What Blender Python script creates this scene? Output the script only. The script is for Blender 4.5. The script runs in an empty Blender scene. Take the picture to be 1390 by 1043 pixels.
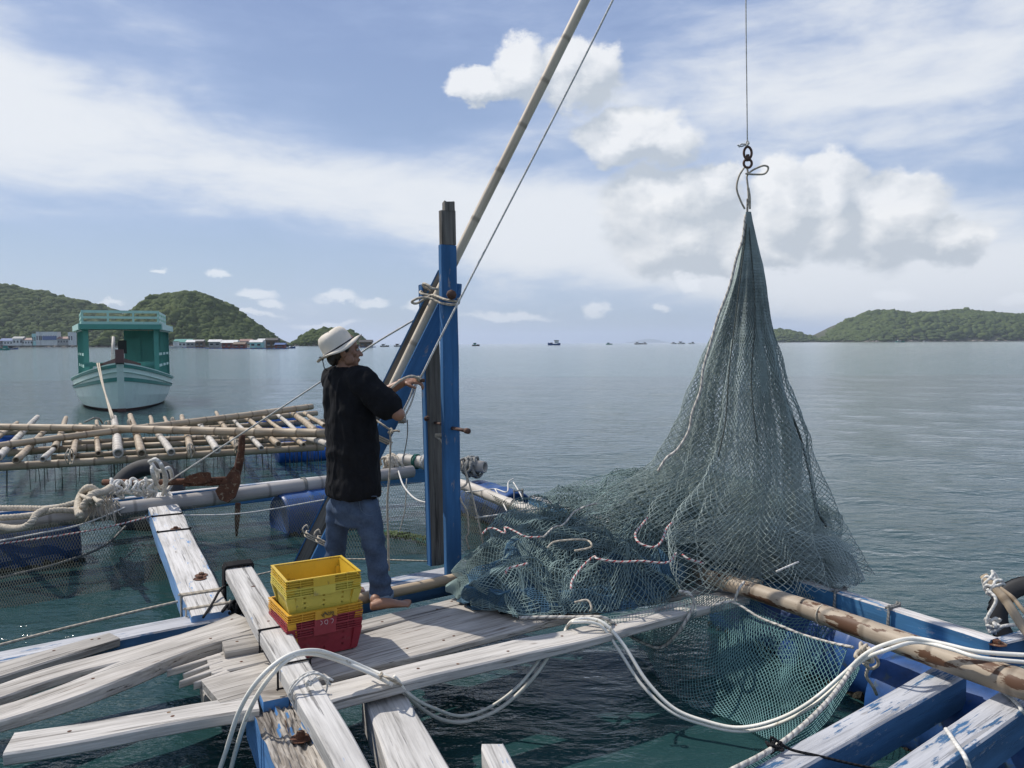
import bpy, math, random
import numpy as np
from mathutils import Vector, Matrix
random.seed(7); RNG = np.random.default_rng(11)
PI = math.pi
SC = bpy.context.scene
COL = SC.collection
# ------------------------------------------------------------------ camera
F_PX, CX, CY, CAM_H = 1050.0, 695.0, 521.5, 2.05
PITCH, ROLL = math.radians(3.0), math.radians(0.33)
c_f = Vector((0, math.cos(PITCH), -math.sin(PITCH)))
u0 = Vector((0, math.sin(PITCH), math.cos(PITCH))); r0 = Vector((1, 0, 0))
c_r = r0*math.cos(ROLL) - u0*math.sin(ROLL)
c_u = r0*math.sin(ROLL) + u0*math.cos(ROLL)
cam_data = bpy.data.cameras.new('camera'); cam = bpy.data.objects.new('camera', cam_data); COL.objects.link(cam)
cam_data.sensor_width = 36; cam_data.lens = F_PX/1390*36; cam_data.clip_start = 0.05; cam_data.clip_end = 40000
cam.matrix_world = Matrix(((c_r.x, c_u.x, -c_f.x, 0), (c_r.y, c_u.y, -c_f.y, 0), (c_r.z, c_u.z, -c_f.z, CAM_H), (0, 0, 0, 1)))
SC.camera = cam
# ------------------------------------------------------------------ node helpers
def S(nt, x, sock):
    if isinstance(x, bpy.types.NodeSocket): nt.links.new(x, sock)
    elif x is not None:
        try: sock.default_value = x
        except Exception: sock.default_value = (x[0], x[1], x[2], 1.0)
def nd(nt, typ, ins=None, **props):
    n = nt.nodes.new(typ)
    for k, v in props.items(): setattr(n, k, v)
    for k, v in (ins or {}).items(): S(nt, v, n.inputs[k])
    return n
def M(nt, op, a, b=None, c=None, clamp=False):
    n = nt.nodes.new('ShaderNodeMath'); n.operation = op; n.use_clamp = clamp
    for i, v in enumerate((a, b, c)):
        if v is not None: S(nt, v, n.inputs[i])
    return n.outputs[0]
def SM(nt, x, lo, hi, a=0.0, b=1.0):
    n = nt.nodes.new('ShaderNodeMapRange'); n.interpolation_type = 'SMOOTHSTEP'
    for i, v in enumerate((x, lo, hi, a, b)): S(nt, v, n.inputs[i])
    return n.outputs[0]
def MIX(nt, f, a, b, mode='MIX'):
    n = nt.nodes.new('ShaderNodeMix'); n.data_type = 'RGBA'; n.blend_type = mode
    S(nt, f, n.inputs[0])
    for v, s in ((a, n.inputs[6]), (b, n.inputs[7])):
        if isinstance(v, tuple) and len(v) == 3: v = (*v, 1)
        S(nt, v, s)
    return n.outputs[2]
def NOISE(nt, vec, scale, detail=4, rough=0.55, dist=0.0):
    return nd(nt, 'ShaderNodeTexNoise', {'Vector': vec, 'Scale': scale, 'Detail': detail, 'Roughness': rough, 'Distortion': dist}).outputs[0]
def MAP(nt, vec, scale=(1, 1, 1), loc=(0, 0, 0), rot=(0, 0, 0)):
    return nd(nt, 'ShaderNodeMapping', {'Vector': vec, 'Scale': scale, 'Location': loc, 'Rotation': rot}).outputs[0]
def RAMP(nt, fac, stops):
    n = nt.nodes.new('ShaderNodeValToRGB'); e = n.color_ramp.elements
    while len(e) < len(stops): e.new(0.5)
    for i, (p, c) in enumerate(stops):
        e[i].position = p; e[i].color = (*c, 1)
    S(nt, fac, n.inputs[0]); return n.outputs[0]
# ------------------------------------------------------------------ sky, sun, exposure
SUN_AZ, SUN_EL = math.atan2(-0.88, 0.48), math.radians(51)
sun_dir = Vector((math.sin(SUN_AZ)*math.cos(SUN_EL), math.cos(SUN_AZ)*math.cos(SUN_EL), math.sin(SUN_EL)))
W = bpy.data.worlds.new('World'); SC.world = W; W.use_nodes = True
nt = W.node_tree; nt.nodes.clear()
sky = nd(nt, 'ShaderNodeTexSky', sky_type='NISHITA', sun_disc=False, sun_elevation=SUN_EL, sun_rotation=SUN_AZ)
sky.air_density = 1.0; sky.dust_density = 1.2; sky.ozone_density = 1.3
dirv = nd(nt, 'ShaderNodeTexCoord').outputs['Generated']
sp = nd(nt, 'ShaderNodeSeparateXYZ', {0: dirv})
az = M(nt, 'ARCTAN2', sp.outputs[0], sp.outputs[1])
el = M(nt, 'ARCSINE', sp.outputs[2])
ae = nd(nt, 'ShaderNodeCombineXYZ', {0: az, 1: el, 2: 0.0}).outputs[0]
def ang(px, py):
    a = math.atan((px-CX)/F_PX); return a, math.atan((467-py)/F_PX*math.cos(a))
# warped coordinates give the clouds their billows
wn = nd(nt, 'ShaderNodeTexNoise', {'Vector': MAP(nt, ae, (1, 1.5, 1)), 'Scale': 11.0, 'Detail': 9.0, 'Roughness': 0.63})
wv = nd(nt, 'ShaderNodeVectorMath', {0: wn.outputs['Color'], 1: (0.5, 0.5, 0.5)}, operation='SUBTRACT').outputs[0]
wv = nd(nt, 'ShaderNodeVectorMath', {0: wv, 3: 0.085}, operation='SCALE').outputs[0]
aw = nd(nt, 'ShaderNodeVectorMath', {0: ae, 1: wv}, operation='ADD').outputs[0]
spw = nd(nt, 'ShaderNodeSeparateXYZ', {0: aw}); azw, elw = spw.outputs[0], spw.outputs[1]
def field(blobs, aa, ee):
    tot = None
    for (bx, by, rx, ru, rd) in blobs:
        a0, e0 = ang(bx, by); k = math.cos(a0)**2
        da = M(nt, 'DIVIDE', M(nt, 'SUBTRACT', aa, a0), rx/F_PX*k)
        de = M(nt, 'SUBTRACT', ee, e0)
        up = M(nt, 'DIVIDE', M(nt, 'MAXIMUM', de, 0.0), ru/F_PX)
        dn = M(nt, 'DIVIDE', M(nt, 'MINIMUM', de, 0.0), rd/F_PX)
        q = M(nt, 'ADD', M(nt, 'MULTIPLY', da, da), M(nt, 'ADD', M(nt, 'MULTIPLY', up, up), M(nt, 'MULTIPLY', dn, dn)))
        v = M(nt, 'SUBTRACT', 1.0, M(nt, 'SQRT', q))
        tot = v if tot is None else M(nt, 'SMOOTH_MAX', tot, v, 0.12)
    return tot
BIG = [(652, 126, 48, 32, 26), (705, 104, 50, 42, 46), (790, 112, 62, 44, 42), (862, 190, 96, 42, 38), (905, 272, 100, 52, 60),
       (965, 250, 48, 36, 60), (1065, 278, 62, 56, 90), (1125, 258, 62, 50, 100), (1200, 290, 92, 46, 85), (1275, 318, 78, 26, 45), (930, 325, 120, 55, 60), (1000, 345, 110, 40, 45)]
SMALL = [(293, 371, 22, 6, 5), (352, 397, 36, 10, 6), (374, 408, 20, 8, 6), (458, 405, 38, 9, 7), (505, 412, 32, 9, 7), (575, 414, 26, 9, 7),
         (690, 431, 72, 9, 6), (809, 425, 18, 13, 10), (893, 420, 16, 9, 6), (936, 392, 16, 20, 14), (157, 408, 26, 5, 4), (226, 368, 12, 4, 3),
         (1215, 408, 45, 12, 8), (1390, 408, 50, 12, 8), (330, 424, 70, 6, 5), (445, 436, 60, 6, 5)]
fb = field(BIG, azw, elw)
fb2 = field(BIG, M(nt, 'ADD', azw, -0.020), M(nt, 'ADD', elw, 0.030))
az3 = M(nt, 'ADD', az, M(nt, 'MULTIPLY', M(nt, 'SUBTRACT', azw, az), 0.80)); el3 = M(nt, 'ADD', el, M(nt, 'MULTIPLY', M(nt, 'SUBTRACT', elw, el), 0.62))
fs = field(SMALL, az3, el3)
# loose cumulus over the rest of the sky, out of frame as well
gen = NOISE(nt, MAP(nt, ae, (1, 2.2, 1), (3.1, 0.4, 2)), 3.2, 8, 0.6)
back = SM(nt, M(nt, 'ABSOLUTE', az), 0.75, 1.1)
fg = M(nt, 'SUBTRACT', M(nt, 'MULTIPLY', M(nt, 'SUBTRACT', gen, 0.52), 4.0), M(nt, 'MULTIPLY', M(nt, 'SUBTRACT', 1.0, back), 3.0))
fall = M(nt, 'MAXIMUM', fb, fg)
mask_b = M(nt, 'MULTIPLY', SM(nt, fall, -0.02, 0.26), 0.88)
mask_s = M(nt, 'MULTIPLY', SM(nt, fs, -0.05, 0.55), 0.72)
# the billows' sunny side: density falls off towards the sun there
n1 = NOISE(nt, MAP(nt, ae, (1, 1.3, 1)), 15.0, 7, 0.55)
n2 = NOISE(nt, MAP(nt, ae, (1, 1.3, 1), (-0.012, 0.020, 0)), 15.0, 7, 0.55)
lit = M(nt, 'MULTIPLY', M(nt, 'SUBTRACT', n1, n2), 2.0)
shade = M(nt, 'ADD', M(nt, 'ADD', 0.30, M(nt, 'MULTIPLY', M(nt, 'SUBTRACT', fb, fb2), 1.1)), lit, clamp=True)
c_big = MIX(nt, shade, (4.6, 5.1, 5.7), (8.3, 8.4, 8.5))
# thin high cloud
cn = NOISE(nt, MAP(nt, ae, (1.0, 3.0, 1), (0.3, 0.1, 5), (0, 0, 0.16)), 3.4, 9, 0.6, 0.35)
cf = NOISE(nt, MAP(nt, ae, (1.0, 3.4, 1), (0.9, 0.6, 3), (0, 0, 0.2)), 9.0, 8, 0.6, 0.3)
cn = M(nt, 'ADD', M(nt, 'MULTIPLY', cn, 0.64), M(nt, 'MULTIPLY', cf, 0.36))
def blob(px, py, rx, ry, amp):
    a0, e0 = ang(px, py); k = math.cos(a0)**2
    da = M(nt, 'DIVIDE', M(nt, 'SUBTRACT', az, a0), rx/F_PX*k); de = M(nt, 'DIVIDE', M(nt, 'SUBTRACT', el, e0), ry/F_PX)
    return M(nt, 'MULTIPLY', M(nt, 'EXPONENT', M(nt, 'MULTIPLY', M(nt, 'ADD', M(nt, 'MULTIPLY', da, da), M(nt, 'MULTIPLY', de, de)), -1.0)), amp)
a_1, e_1 = ang(120, 185); a_2, e_2 = ang(640, 300)
slope = (e_2-e_1)/(a_2-a_1)
dl = M(nt, 'SUBTRACT', M(nt, 'SUBTRACT', el, e_1), M(nt, 'MULTIPLY', M(nt, 'SUBTRACT', az, a_1), slope))
dl = M(nt, 'DIVIDE', dl, 0.062)
band = M(nt, 'MULTIPLY', M(nt, 'EXPONENT', M(nt, 'MULTIPLY', M(nt, 'MULTIPLY', dl, dl), -1.0)), 0.36)
bias = M(nt, 'ADD', band, blob(1150, 110, 420, 140, 0.30))
for b_ in ((-60, 90, 230, 130, 0.25), (720, 330, 200, 70, 0.20), (420, 60, 230, 90, -0.03), (1200, 360, 330, 80, 0.22), (560, 150, 110, 60, -0.14), (850, 70, 60, 40, -0.14), (250, 330, 330, 60, -0.10)):
    bias = M(nt, 'ADD', bias, blob(*b_))
cov = SM(nt, M(nt, 'ADD', cn, bias), 0.37, 0.95)
cov = M(nt, 'ADD', M(nt, 'MULTIPLY', cov, 0.9), 0.05)
c_cir = MIX(nt, SM(nt, cov, 0.2, 0.9), (4.3, 5.3, 7.4), (7.4, 7.7, 8.1))
grad = RAMP(nt, M(nt, 'MULTIPLY', M(nt, 'ABSOLUTE', el), 1/1.5708), [(0.0, (.45, .57, .70)), (0.10, (.31, .43, .65)), (0.28, (.20, .285, .53)), (1.0, (.13, .23, .50))])
grad = MIX(nt, 1.0, grad, (10, 10, 10), 'MULTIPLY')
base = MIX(nt, 1.0, sky.outputs[0], (0.8, 0.8, 0.8), 'MULTIPLY')
col = MIX(nt, 0.72, base, grad)
col = MIX(nt, cov, col, c_cir)
col = MIX(nt, mask_b, col, c_big)
col = MIX(nt, mask_s, col, (8.0, 8.3, 8.7))
bg = nd(nt, 'ShaderNodeBackground', {'Color': col, 'Strength': 0.1})
nd(nt, 'ShaderNodeOutputWorld', {'Surface': bg.outputs[0]})
sun_d = bpy.data.lights.new('sun', 'SUN'); sun_d.energy = 3.6; sun_d.angle = math.radians(0.53); sun_d.color = (1.0, 0.94, 0.86)
sun = bpy.data.objects.new('sun', sun_d); COL.objects.link(sun); sun.rotation_euler = sun_dir.to_track_quat('Z', 'Y').to_euler(); sun.location = (-20, 20, 40)
SC.view_settings.view_transform = 'Standard'; SC.view_settings.look = 'None'; SC.view_settings.gamma = 1
SC.view_settings.use_curve_mapping = False; SC.view_settings.exposure = 0.2
SC.cycles.use_denoising = True; SC.cycles.max_bounces = 8; SC.cycles.transparent_max_bounces = 24
SC.cycles.caustics_reflective = False; SC.cycles.caustics_refractive = False
# ------------------------------------------------------------------ geometry helpers
def ray(px, py):
    return (c_f + c_r*((px-CX)/F_PX) + c_u*((CY-py)/F_PX))
def PZ(px, py, z):                      # where the sight line meets the level z
    d = ray(px, py); t = (z-CAM_H)/d.z; p = d*t
    return Vector((p.x, p.y, z))
def PY(px, py, y):                      # where the sight line is y metres ahead
    d = ray(px, py); t = y/d.y
    return Vector((d.x*t, y, CAM_H+d.z*t))
def PR(px, py, y): return np.array(PY(px, py, y))
WM = {}
def link(o, parent=None, mw=None):
    mw = mw or Matrix.Identity(4); COL.objects.link(o); WM[o.name] = mw
    if parent is not None:
        o.parent = parent; o.matrix_parent_inverse = WM[parent.name].inverted()
    o.matrix_basis = mw
    return o
def tag(o, label=None, cat=None, group=None, kind=None):
    if label: o['label'] = label
    if cat: o['category'] = cat
    if group: o['group'] = group
    if kind: o['kind'] = kind
    return o
def empty(name, loc, label, cat, group=None, rz=0.0):
    o = bpy.data.objects.new(name, None); o.empty_display_size = 0.1
    link(o, None, Matrix.Translation(Vector(loc)) @ Matrix.Rotation(rz, 4, 'Z')); return tag(o, label, cat, group)
def mesh(name, v, f, smooth=False):
    me = bpy.data.meshes.new(name)
    if isinstance(f, np.ndarray) and f.ndim == 2:
        v = np.asarray(v, dtype=np.float32); n, k = f.shape
        me.vertices.add(len(v)); me.vertices.foreach_set('co', v.ravel())
        me.loops.add(n*k); me.loops.foreach_set('vertex_index', f.astype(np.int32).ravel())
        me.polygons.add(n); me.polygons.foreach_set('loop_start', np.arange(0, n*k, k, dtype=np.int32))
        me.update(calc_edges=True); me.validate()
    else:
        me.from_pydata([tuple(p) for p in v], [], [tuple(int(i) for i in q) for q in f]); me.update()
    if smooth: me.polygons.foreach_set('use_smooth', np.ones(len(me.polygons), dtype=bool))
    return me
def obj(name, v, f, mat, parent=None, smooth=False, mw=None):
    me = mesh(name, v, f, smooth)
    if mat: me.materials.append(mat)
    return link(bpy.data.objects.new(name, me), parent, mw)
class MB:                               # collects shapes that make ONE mesh
    def __init__(s): s.v = []; s.f = []
    def add(s, v, f):
        b = len(s.v); s.v += [tuple(p) for p in v]; s.f += [tuple(int(i)+b for i in q) for q in f]; return s
    def box(s, c, d, R=None):
        x, y, z = d[0]/2, d[1]/2, d[2]/2
        v = [Vector(p) for p in ((-x,-y,-z),(x,-y,-z),(x,y,-z),(-x,y,-z),(-x,-y,z),(x,-y,z),(x,y,z),(-x,y,z))]
        if R is not None: v = [R @ p for p in v]
        return s.add([p+Vector(c) for p in v], [(3,2,1,0),(4,5,6,7),(0,1,5,4),(1,2,6,5),(2,3,7,6),(3,0,4,7)])
    def tube(s, pts, r, n=8, caps=True): return s.add(*tube(pts, r, n, caps))
    def ell(s, c, rad, R=None, nu=16, nv=10): return s.add(*ellipsoid(c, rad, R, nu, nv))
    def build(s, name, mat, parent=None, smooth=False, mw=None): return obj(name, s.v, s.f, mat, parent, smooth, mw)
def catmull(pts, n=8):
    P = np.array([tuple(p) for p in pts], float)
    P = np.vstack([2*P[0]-P[1], P, 2*P[-1]-P[-2]]); out = []
    for i in range(1, len(P)-2):
        t = np.linspace(0, 1, n, endpoint=False)[:, None]
        a, b, c, d = P[i-1], P[i], P[i+1], P[i+2]
        out.append(0.5*((2*b)+(-a+c)*t+(2*a-5*b+4*c-d)*t**2+(-a+3*b-3*c+d)*t**3))
    out.append(P[-2][None]); return np.vstack(out)
def frames(P):
    T = np.gradient(P, axis=0); T /= np.linalg.norm(T, axis=1)[:, None]+1e-12
    up = np.array([0, 0, 1.0]) if abs(T[0][2]) < 0.9 else np.array([1.0, 0, 0])
    N = np.zeros_like(P); n = up-T[0]*up.dot(T[0]); n /= np.linalg.norm(n); N[0] = n
    for i in range(1, len(P)):
        n = N[i-1]-T[i]*N[i-1].dot(T[i]); n /= np.linalg.norm(n)+1e-12; N[i] = n
    return T, N, np.cross(T, N)
def tube(pts, r, n=8, caps=True, ratio=1.0):
    P = np.array([tuple(p) for p in pts], float); T, N, B = frames(P); k = len(P)
    r = np.broadcast_to(np.asarray(r, float), (k,))
    a = np.linspace(0, 2*PI, n, endpoint=False)
    V = P[:, None]+r[:, None, None]*(np.cos(a)[None, :, None]*N[:, None]*ratio+np.sin(a)[None, :, None]*B[:, None])
    f = []
    for i in range(k-1):
        for j in range(n):
            f.append((i*n+j, i*n+(j+1) % n, (i+1)*n+(j+1) % n, (i+1)*n+j))
    V = V.reshape(-1, 3)
    if caps:
        f.append(tuple(range(n-1, -1, -1))); f.append(tuple((k-1)*n+j for j in range(n)))
    return V, f
def ellipsoid(c, rad, R=None, nu=16, nv=10):
    v = []; f = []
    for i in range(nv+1):
        t = PI*i/nv
        for j in range(nu):
            p = 2*PI*j/nu; q = Vector((rad[0]*math.sin(t)*math.cos(p), rad[1]*math.sin(t)*math.sin(p), rad[2]*math.cos(t)))
            if R is not None: q = R @ q
            v.append(q+Vector(c))
    for i in range(nv):
        for j in range(nu): f.append((i*nu+j, (i+1)*nu+j, (i+1)*nu+(j+1) % nu, i*nu+(j+1) % nu))
    return v, f
def lathe(prof, n=24):
    v = []; f = []
    for (r, h) in prof:
        for j in range(n): v.append((r*math.cos(2*PI*j/n), r*math.sin(2*PI*j/n), h))
    for i in range(len(prof)-1):
        for j in range(n): f.append((i*n+j, i*n+(j+1) % n, (i+1)*n+(j+1) % n, (i+1)*n+j))
    return v, f
def basis(x, up=(0, 0, 1)):
    x = Vector(x).normalized(); y = Vector(up).cross(x).normalized(); z = x.cross(y)
    return Matrix(((x.x, y.x, z.x), (x.y, y.y, z.y), (x.z, y.z, z.z)))
def frame_m(origin, R):
    m = R.to_4x4(); m.translation = Vector(origin); return m
# cheap value noise for shaping meshes
_T = RNG.random((64, 64, 64))
def vnoise(p):
    p = np.asarray(p, float); i = np.floor(p).astype(int); f = p-i; f = f*f*(3-2*f); out = 0
    for dx in (0, 1):
        for dy in (0, 1):
            for dz in (0, 1):
                w = (f[..., 0] if dx else 1-f[..., 0])*(f[..., 1] if dy else 1-f[..., 1])*(f[..., 2] if dz else 1-f[..., 2])
                out = out+w*_T[(i[..., 0]+dx) % 64, (i[..., 1]+dy) % 64, (i[..., 2]+dz) % 64]
    return out*2-1
def fbm(p, oct=4):
    p = np.asarray(p, float); a = 1.0; s = 0; t = 0
    for k in range(oct): s = s+a*vnoise(p*(2**k)+k*7.3); t += a; a *= 0.5
    return s/t
def threads(A, B, r):                   # three-sided threads from A[i] to B[i]
    A = np.asarray(A, float); B = np.asarray(B, float); d = B-A; L = np.linalg.norm(d, axis=1); ok = L > 1e-5
    A, B, d, L = A[ok], B[ok], d[ok], L[ok]; d = d/L[:, None]
    ref = np.where(np.abs(d[:, 2:3]) < 0.9, np.array([[0, 0, 1.0]]), np.array([[1.0, 0, 0]]))
    n = np.cross(d, ref); n /= np.linalg.norm(n, axis=1)[:, None]; b = np.cross(d, n); m = len(A)
    V = np.zeros((m, 6, 3))
    for k in range(3):
        o = r*(math.cos(2*PI*k/3)*n+math.sin(2*PI*k/3)*b); V[:, k] = A+o; V[:, 3+k] = B+o
    base = (np.arange(m)*6)[:, None, None]
    q = np.array([[0, 1, 4, 3], [1, 2, 5, 4], [2, 0, 3, 5]])[None]
    return V.reshape(-1, 3), (base+q).reshape(-1, 4)
def grid_edges(G):                      # square net
    a = [(G[:-1].reshape(-1, 3), G[1:].reshape(-1, 3)), (G[:, :-1].reshape(-1, 3), G[:, 1:].reshape(-1, 3))]
    return np.vstack([p for p, _ in a]), np.vstack([q for _, q in a])
def diamond_edges(fn, nu, nv, closed):  # fn(u, v) -> points; rows offset by half a mesh
    rows = []
    for j in range(nv+1):
        u = (np.arange(nu+(0 if closed else 1))+0.5*(j % 2))/nu
        rows.append(fn(u, np.full(len(u), j/nv)))
    A = []; B = []
    for j in range(nv):
        a, b = rows[j], rows[j+1]
        if j % 2 == 0: pr = [(a, b), (a, np.roll(b, 1, 0))] if closed else [(a, b), (a[1:], b[:-1])]
        else: pr = [(a, b), (a, np.roll(b, -1, 0))] if closed else [(a, b), (a[:-1], b[1:])]
        for p, q in pr: A.append(p); B.append(q)
    return np.vstack(A), np.vstack(B)
def net_obj(name, sets, r, mat, parent=None):
    V = []; Fc = []; b = 0
    for A, B in sets:
        v, f = threads(A, B, r); V.append(v); Fc.append(f+b); b += len(v)
    return obj(name, np.vstack(V), np.vstack(Fc), mat, parent)
def copy_tree(o, mw=None, parent=None):
    c = o.copy(); COL.objects.link(c)
    if parent is None:
        if mw is not None: c.matrix_basis = mw; WM[c.name] = mw
    else: c.parent = parent
    for ch in list(o.children): copy_tree(ch, None, c)
    return c
# ------------------------------------------------------------------ materials
def newmat(name):
    m = bpy.data.materials.new(name); m.use_nodes = True; t = m.node_tree; b = t.nodes['Principled BSDF']; return m, t, b
def objco(t):
    oc = nd(t, 'ShaderNodeTexCoord').outputs['Object']; rn = nd(t, 'ShaderNodeObjectInfo').outputs['Random']
    off = nd(t, 'ShaderNodeCombineXYZ', {0: M(t, 'MULTIPLY', rn, 37.0), 1: M(t, 'MULTIPLY', rn, 91.0), 2: M(t, 'MULTIPLY', rn, 53.0)}).outputs[0]
    return nd(t, 'ShaderNodeVectorMath', {0: oc, 1: off}, operation='ADD').outputs[0], rn
def bump(t, b, h, strength, dist):
    n = nd(t, 'ShaderNodeBump', {'Height': h, 'Strength': strength, 'Distance': dist}); t.links.new(n.outputs[0], b.inputs['Normal'])
def plain(name, col, rough=0.6, var=0.25, scale=6.0, metal=0.0, bmp=0.3, bdist=0.003, spec=None, wcol=None, wamt=0.5):
    m, t, b = newmat(name); co, rn = objco(t)
    n = NOISE(t, co, scale, 6, 0.6); n2 = NOISE(t, co, scale*9, 4, 0.6)
    k = M(t, 'ADD', M(t, 'MULTIPLY', n, 0.7), M(t, 'MULTIPLY', n2, 0.3))
    lo = tuple(c*(1-var) for c in col); hi = tuple(min(1, c*(1+var)) for c in col)
    cc = RAMP(t, k, [(0.3, lo), (0.7, hi)])
    if wcol: cc = MIX(t, SM(t, NOISE(t, co, scale*2.3, 8, 0.65), 0.72-0.3*wamt, 0.8-0.3*wamt), cc, wcol)
    S(t, cc, b.inputs['Base Color']); b.inputs['Roughness'].default_value = rough; b.inputs['Metallic'].default_value = metal
    if spec is not None: b.inputs['Specular IOR Level'].default_value = spec
    bump(t, b, k, bmp, bdist); return m
def wood(name, dark, light, paint=None, cover=0.0, top_wear=0.0, worn=None, crack=0.6, stain=0.35, scale=1.0):
    """weathered timber, grain along local x; paint covers a share of it and is worn off the tops"""
    m, t, b = newmat(name); co, rn = objco(t)
    g1 = NOISE(t, MAP(t, co, (1.3*scale, 22*scale, 22*scale)), 1.0, 7, 0.62, 0.6)
    g2 = NOISE(t, MAP(t, co, (3.0*scale, 95*scale, 95*scale)), 1.0, 5, 0.6, 0.4)
    big = NOISE(t, MAP(t, co, (1.6, 5, 5)), 1.0, 6, 0.6)
    k = M(t, 'ADD', M(t, 'MULTIPLY', g1, 0.55), M(t, 'MULTIPLY', g2, 0.45))
    c = RAMP(t, k, [(0.36, tuple(0.72*x for x in dark)), (0.47, tuple(0.5*(a+q) for a, q in zip(dark, light))), (0.58, light)])
    c = MIX(t, M(t, 'MULTIPLY', SM(t, big, 0.42, 0.75), stain), c, tuple(0.45*x for x in dark))
    spots = NOISE(t, MAP(t, co, (2.5, 14, 14), (5, 3, 1)), 1.3, 3, 0.5)
    c = MIX(t, M(t, 'MULTIPLY', SM(t, spots, 0.68, 0.76), stain*1.6), c, (0.10, 0.055, 0.03))
    cr = SM(t, NOISE(t, MAP(t, co, (0.8, 34, 34), (9, 2, 4)), 1.0, 7, 0.7, 0.35), 0.37, 0.405)
    c = MIX(t, M(t, 'MULTIPLY', M(t, 'SUBTRACT', 1.0, cr), crack), c, (0.03, 0.026, 0.022))
    if paint:
        pn = NOISE(t, MAP(t, co, (2.2, 9, 9), (1, 7, 2)), 1.5, 10, 0.68)
        pn = M(t, 'ADD', M(t, 'MULTIPLY', pn, 0.75), M(t, 'MULTIPLY', g2, 0.25))
        thr = 1.0-cover
        if top_wear:
            oc2 = nd(t, 'ShaderNodeTexCoord').outputs['Normal']; nz = nd(t, 'ShaderNodeSeparateXYZ', {0: oc2}).outputs[2]
            thr = M(t, 'ADD', thr, M(t, 'MULTIPLY', SM(t, nz, 0.2, 0.65), top_wear))
        thr = M(t, 'ADD', M(t, 'MULTIPLY', thr, 0.5), 0.22)
        pm = SM(t, M(t, 'SUBTRACT', pn, thr), -0.015, 0.03); scf = NOISE(t, MAP(t, co, (3.5, 10, 10), (8, 1, 6)), 1.8, 9, 0.7); pm = M(t, 'MULTIPLY', pm, M(t, 'SUBTRACT', 1.0, M(t, 'MULTIPLY', SM(t, scf, 0.60, 0.68), 0.55)))
        pv = NOISE(t, MAP(t, co, (1.5, 12, 12)), 1.2, 6, 0.6)
        pc = RAMP(t, pv, [(0.3, tuple(0.7*x for x in paint)), (0.7, tuple(min(1, 1.25*x) for x in paint))])
        if worn: c = MIX(t, SM(t, NOISE(t, MAP(t, co, (1.8, 7, 7), (4, 4, 4)), 1.6, 9, 0.66), 0.38, 0.52), c, worn)
        c = MIX(t, pm, c, pc)
        k = M(t, 'ADD', k, M(t, 'MULTIPLY', pm, 0.25))
    S(t, c, b.inputs['Base Color']); b.inputs['Roughness'].default_value = 0.78; b.inputs['Specular IOR Level'].default_value = 0.3
    bump(t, b, M(t, 'ADD', k, M(t, 'MULTIPLY', cr, 0.5)), 0.55, 0.006); return m
def bamboo_mat(name, dark, light, blot=None, blot_amt=0.0, grey=0.0):
    m, t, b = newmat(name); co, rn = objco(t)
    g = NOISE(t, MAP(t, co, (1.0, 30, 30)), 1.0, 6, 0.6, 0.3); big = NOISE(t, MAP(t, co, (1.5, 3, 3)), 1.2, 5, 0.6)
    k = M(t, 'ADD', M(t, 'MULTIPLY', g, 0.5), M(t, 'MULTIPLY', big, 0.5))
    c = RAMP(t, k, [(0.32, dark), (0.62, light)])
    at = nd(t, 'ShaderNodeAttribute', attribute_name='node_ring').outputs['Fac']
    c = MIX(t, M(t, 'MULTIPLY', at, 0.65), c, tuple(0.55*x for x in dark))
    if blot: c = MIX(t, SM(t, NOISE(t, MAP(t, co, (2.6, 9, 9)), 1.6, 8, 0.62), 0.66-blot_amt, 0.69-blot_amt), c, blot)
    S(t, c, b.inputs['Base Color']); b.inputs['Roughness'].default_value = 0.55; b.inputs['Specular IOR Level'].default_value = 0.35
    bump(t, b, k, 0.35, 0.004); return m
def rope_mat(name, col, col2=None, freq=60, rough=0.85):
    m, t, b = newmat(name); uv = nd(t, 'ShaderNodeUVMap').outputs[0]; s = nd(t, 'ShaderNodeSeparateXYZ', {0: uv})
    w = M(t, 'SINE', M(t, 'ADD', M(t, 'MULTIPLY', s.outputs[0], freq*2*PI), M(t, 'MULTIPLY', s.outputs[1], 2*PI)))
    co, rn = objco(t); n = NOISE(t, co, 30, 6, 0.65)
    c = RAMP(t, n, [(0.3, tuple(0.6*x for x in col)), (0.65, col)])
    c = MIX(t, M(t, 'MULTIPLY', SM(t, w, -1.0, 0.1, 1.0, 0.0), 0.30), c, tuple(0.45*x for x in col))
    if col2: c = MIX(t, SM(t, M(t, 'SINE', M(t, 'ADD', M(t, 'MULTIPLY', s.outputs[0], freq*5.5), M(t, 'MULTIPLY', s.outputs[1], 2*PI))), 0.55, 0.7), c, col2)
    S(t, c, b.inputs['Base Color']); b.inputs['Roughness'].default_value = rough; b.inputs['Specular IOR Level'].default_value = 0.2
    bump(t, b, M(t, 'ADD', w, n), 0.5, 0.002); return m
MT = {}
MT['plank'] = wood('weathered_plank', (0.29, 0.262, 0.225), (0.55, 0.515, 0.465), stain=0.5, crack=0.75)
MT['plank_pale'] = wood('sun_bleached_plank', (0.34, 0.315, 0.28), (0.60, 0.57, 0.525), stain=0.35, crack=0.6)
MT['plank_grey'] = wood('grey_plank', (0.23, 0.21, 0.185), (0.46, 0.43, 0.385), stain=0.45, crack=0.8)
MT['white_beam'] = wood('white_worn_beam', (0.36, 0.345, 0.32), (0.62, 0.60, 0.565), paint=(0.13, 0.27, 0.50), cover=0.20, stain=0.3, crack=0.6)
MT['white_blue'] = wood('white_beam_blue_edge', (0.36, 0.34, 0.31), (0.66, 0.64, 0.61), paint=(0.17, 0.32, 0.55), cover=0.92, top_wear=0.66, stain=0.4, crack=0.7)
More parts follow.
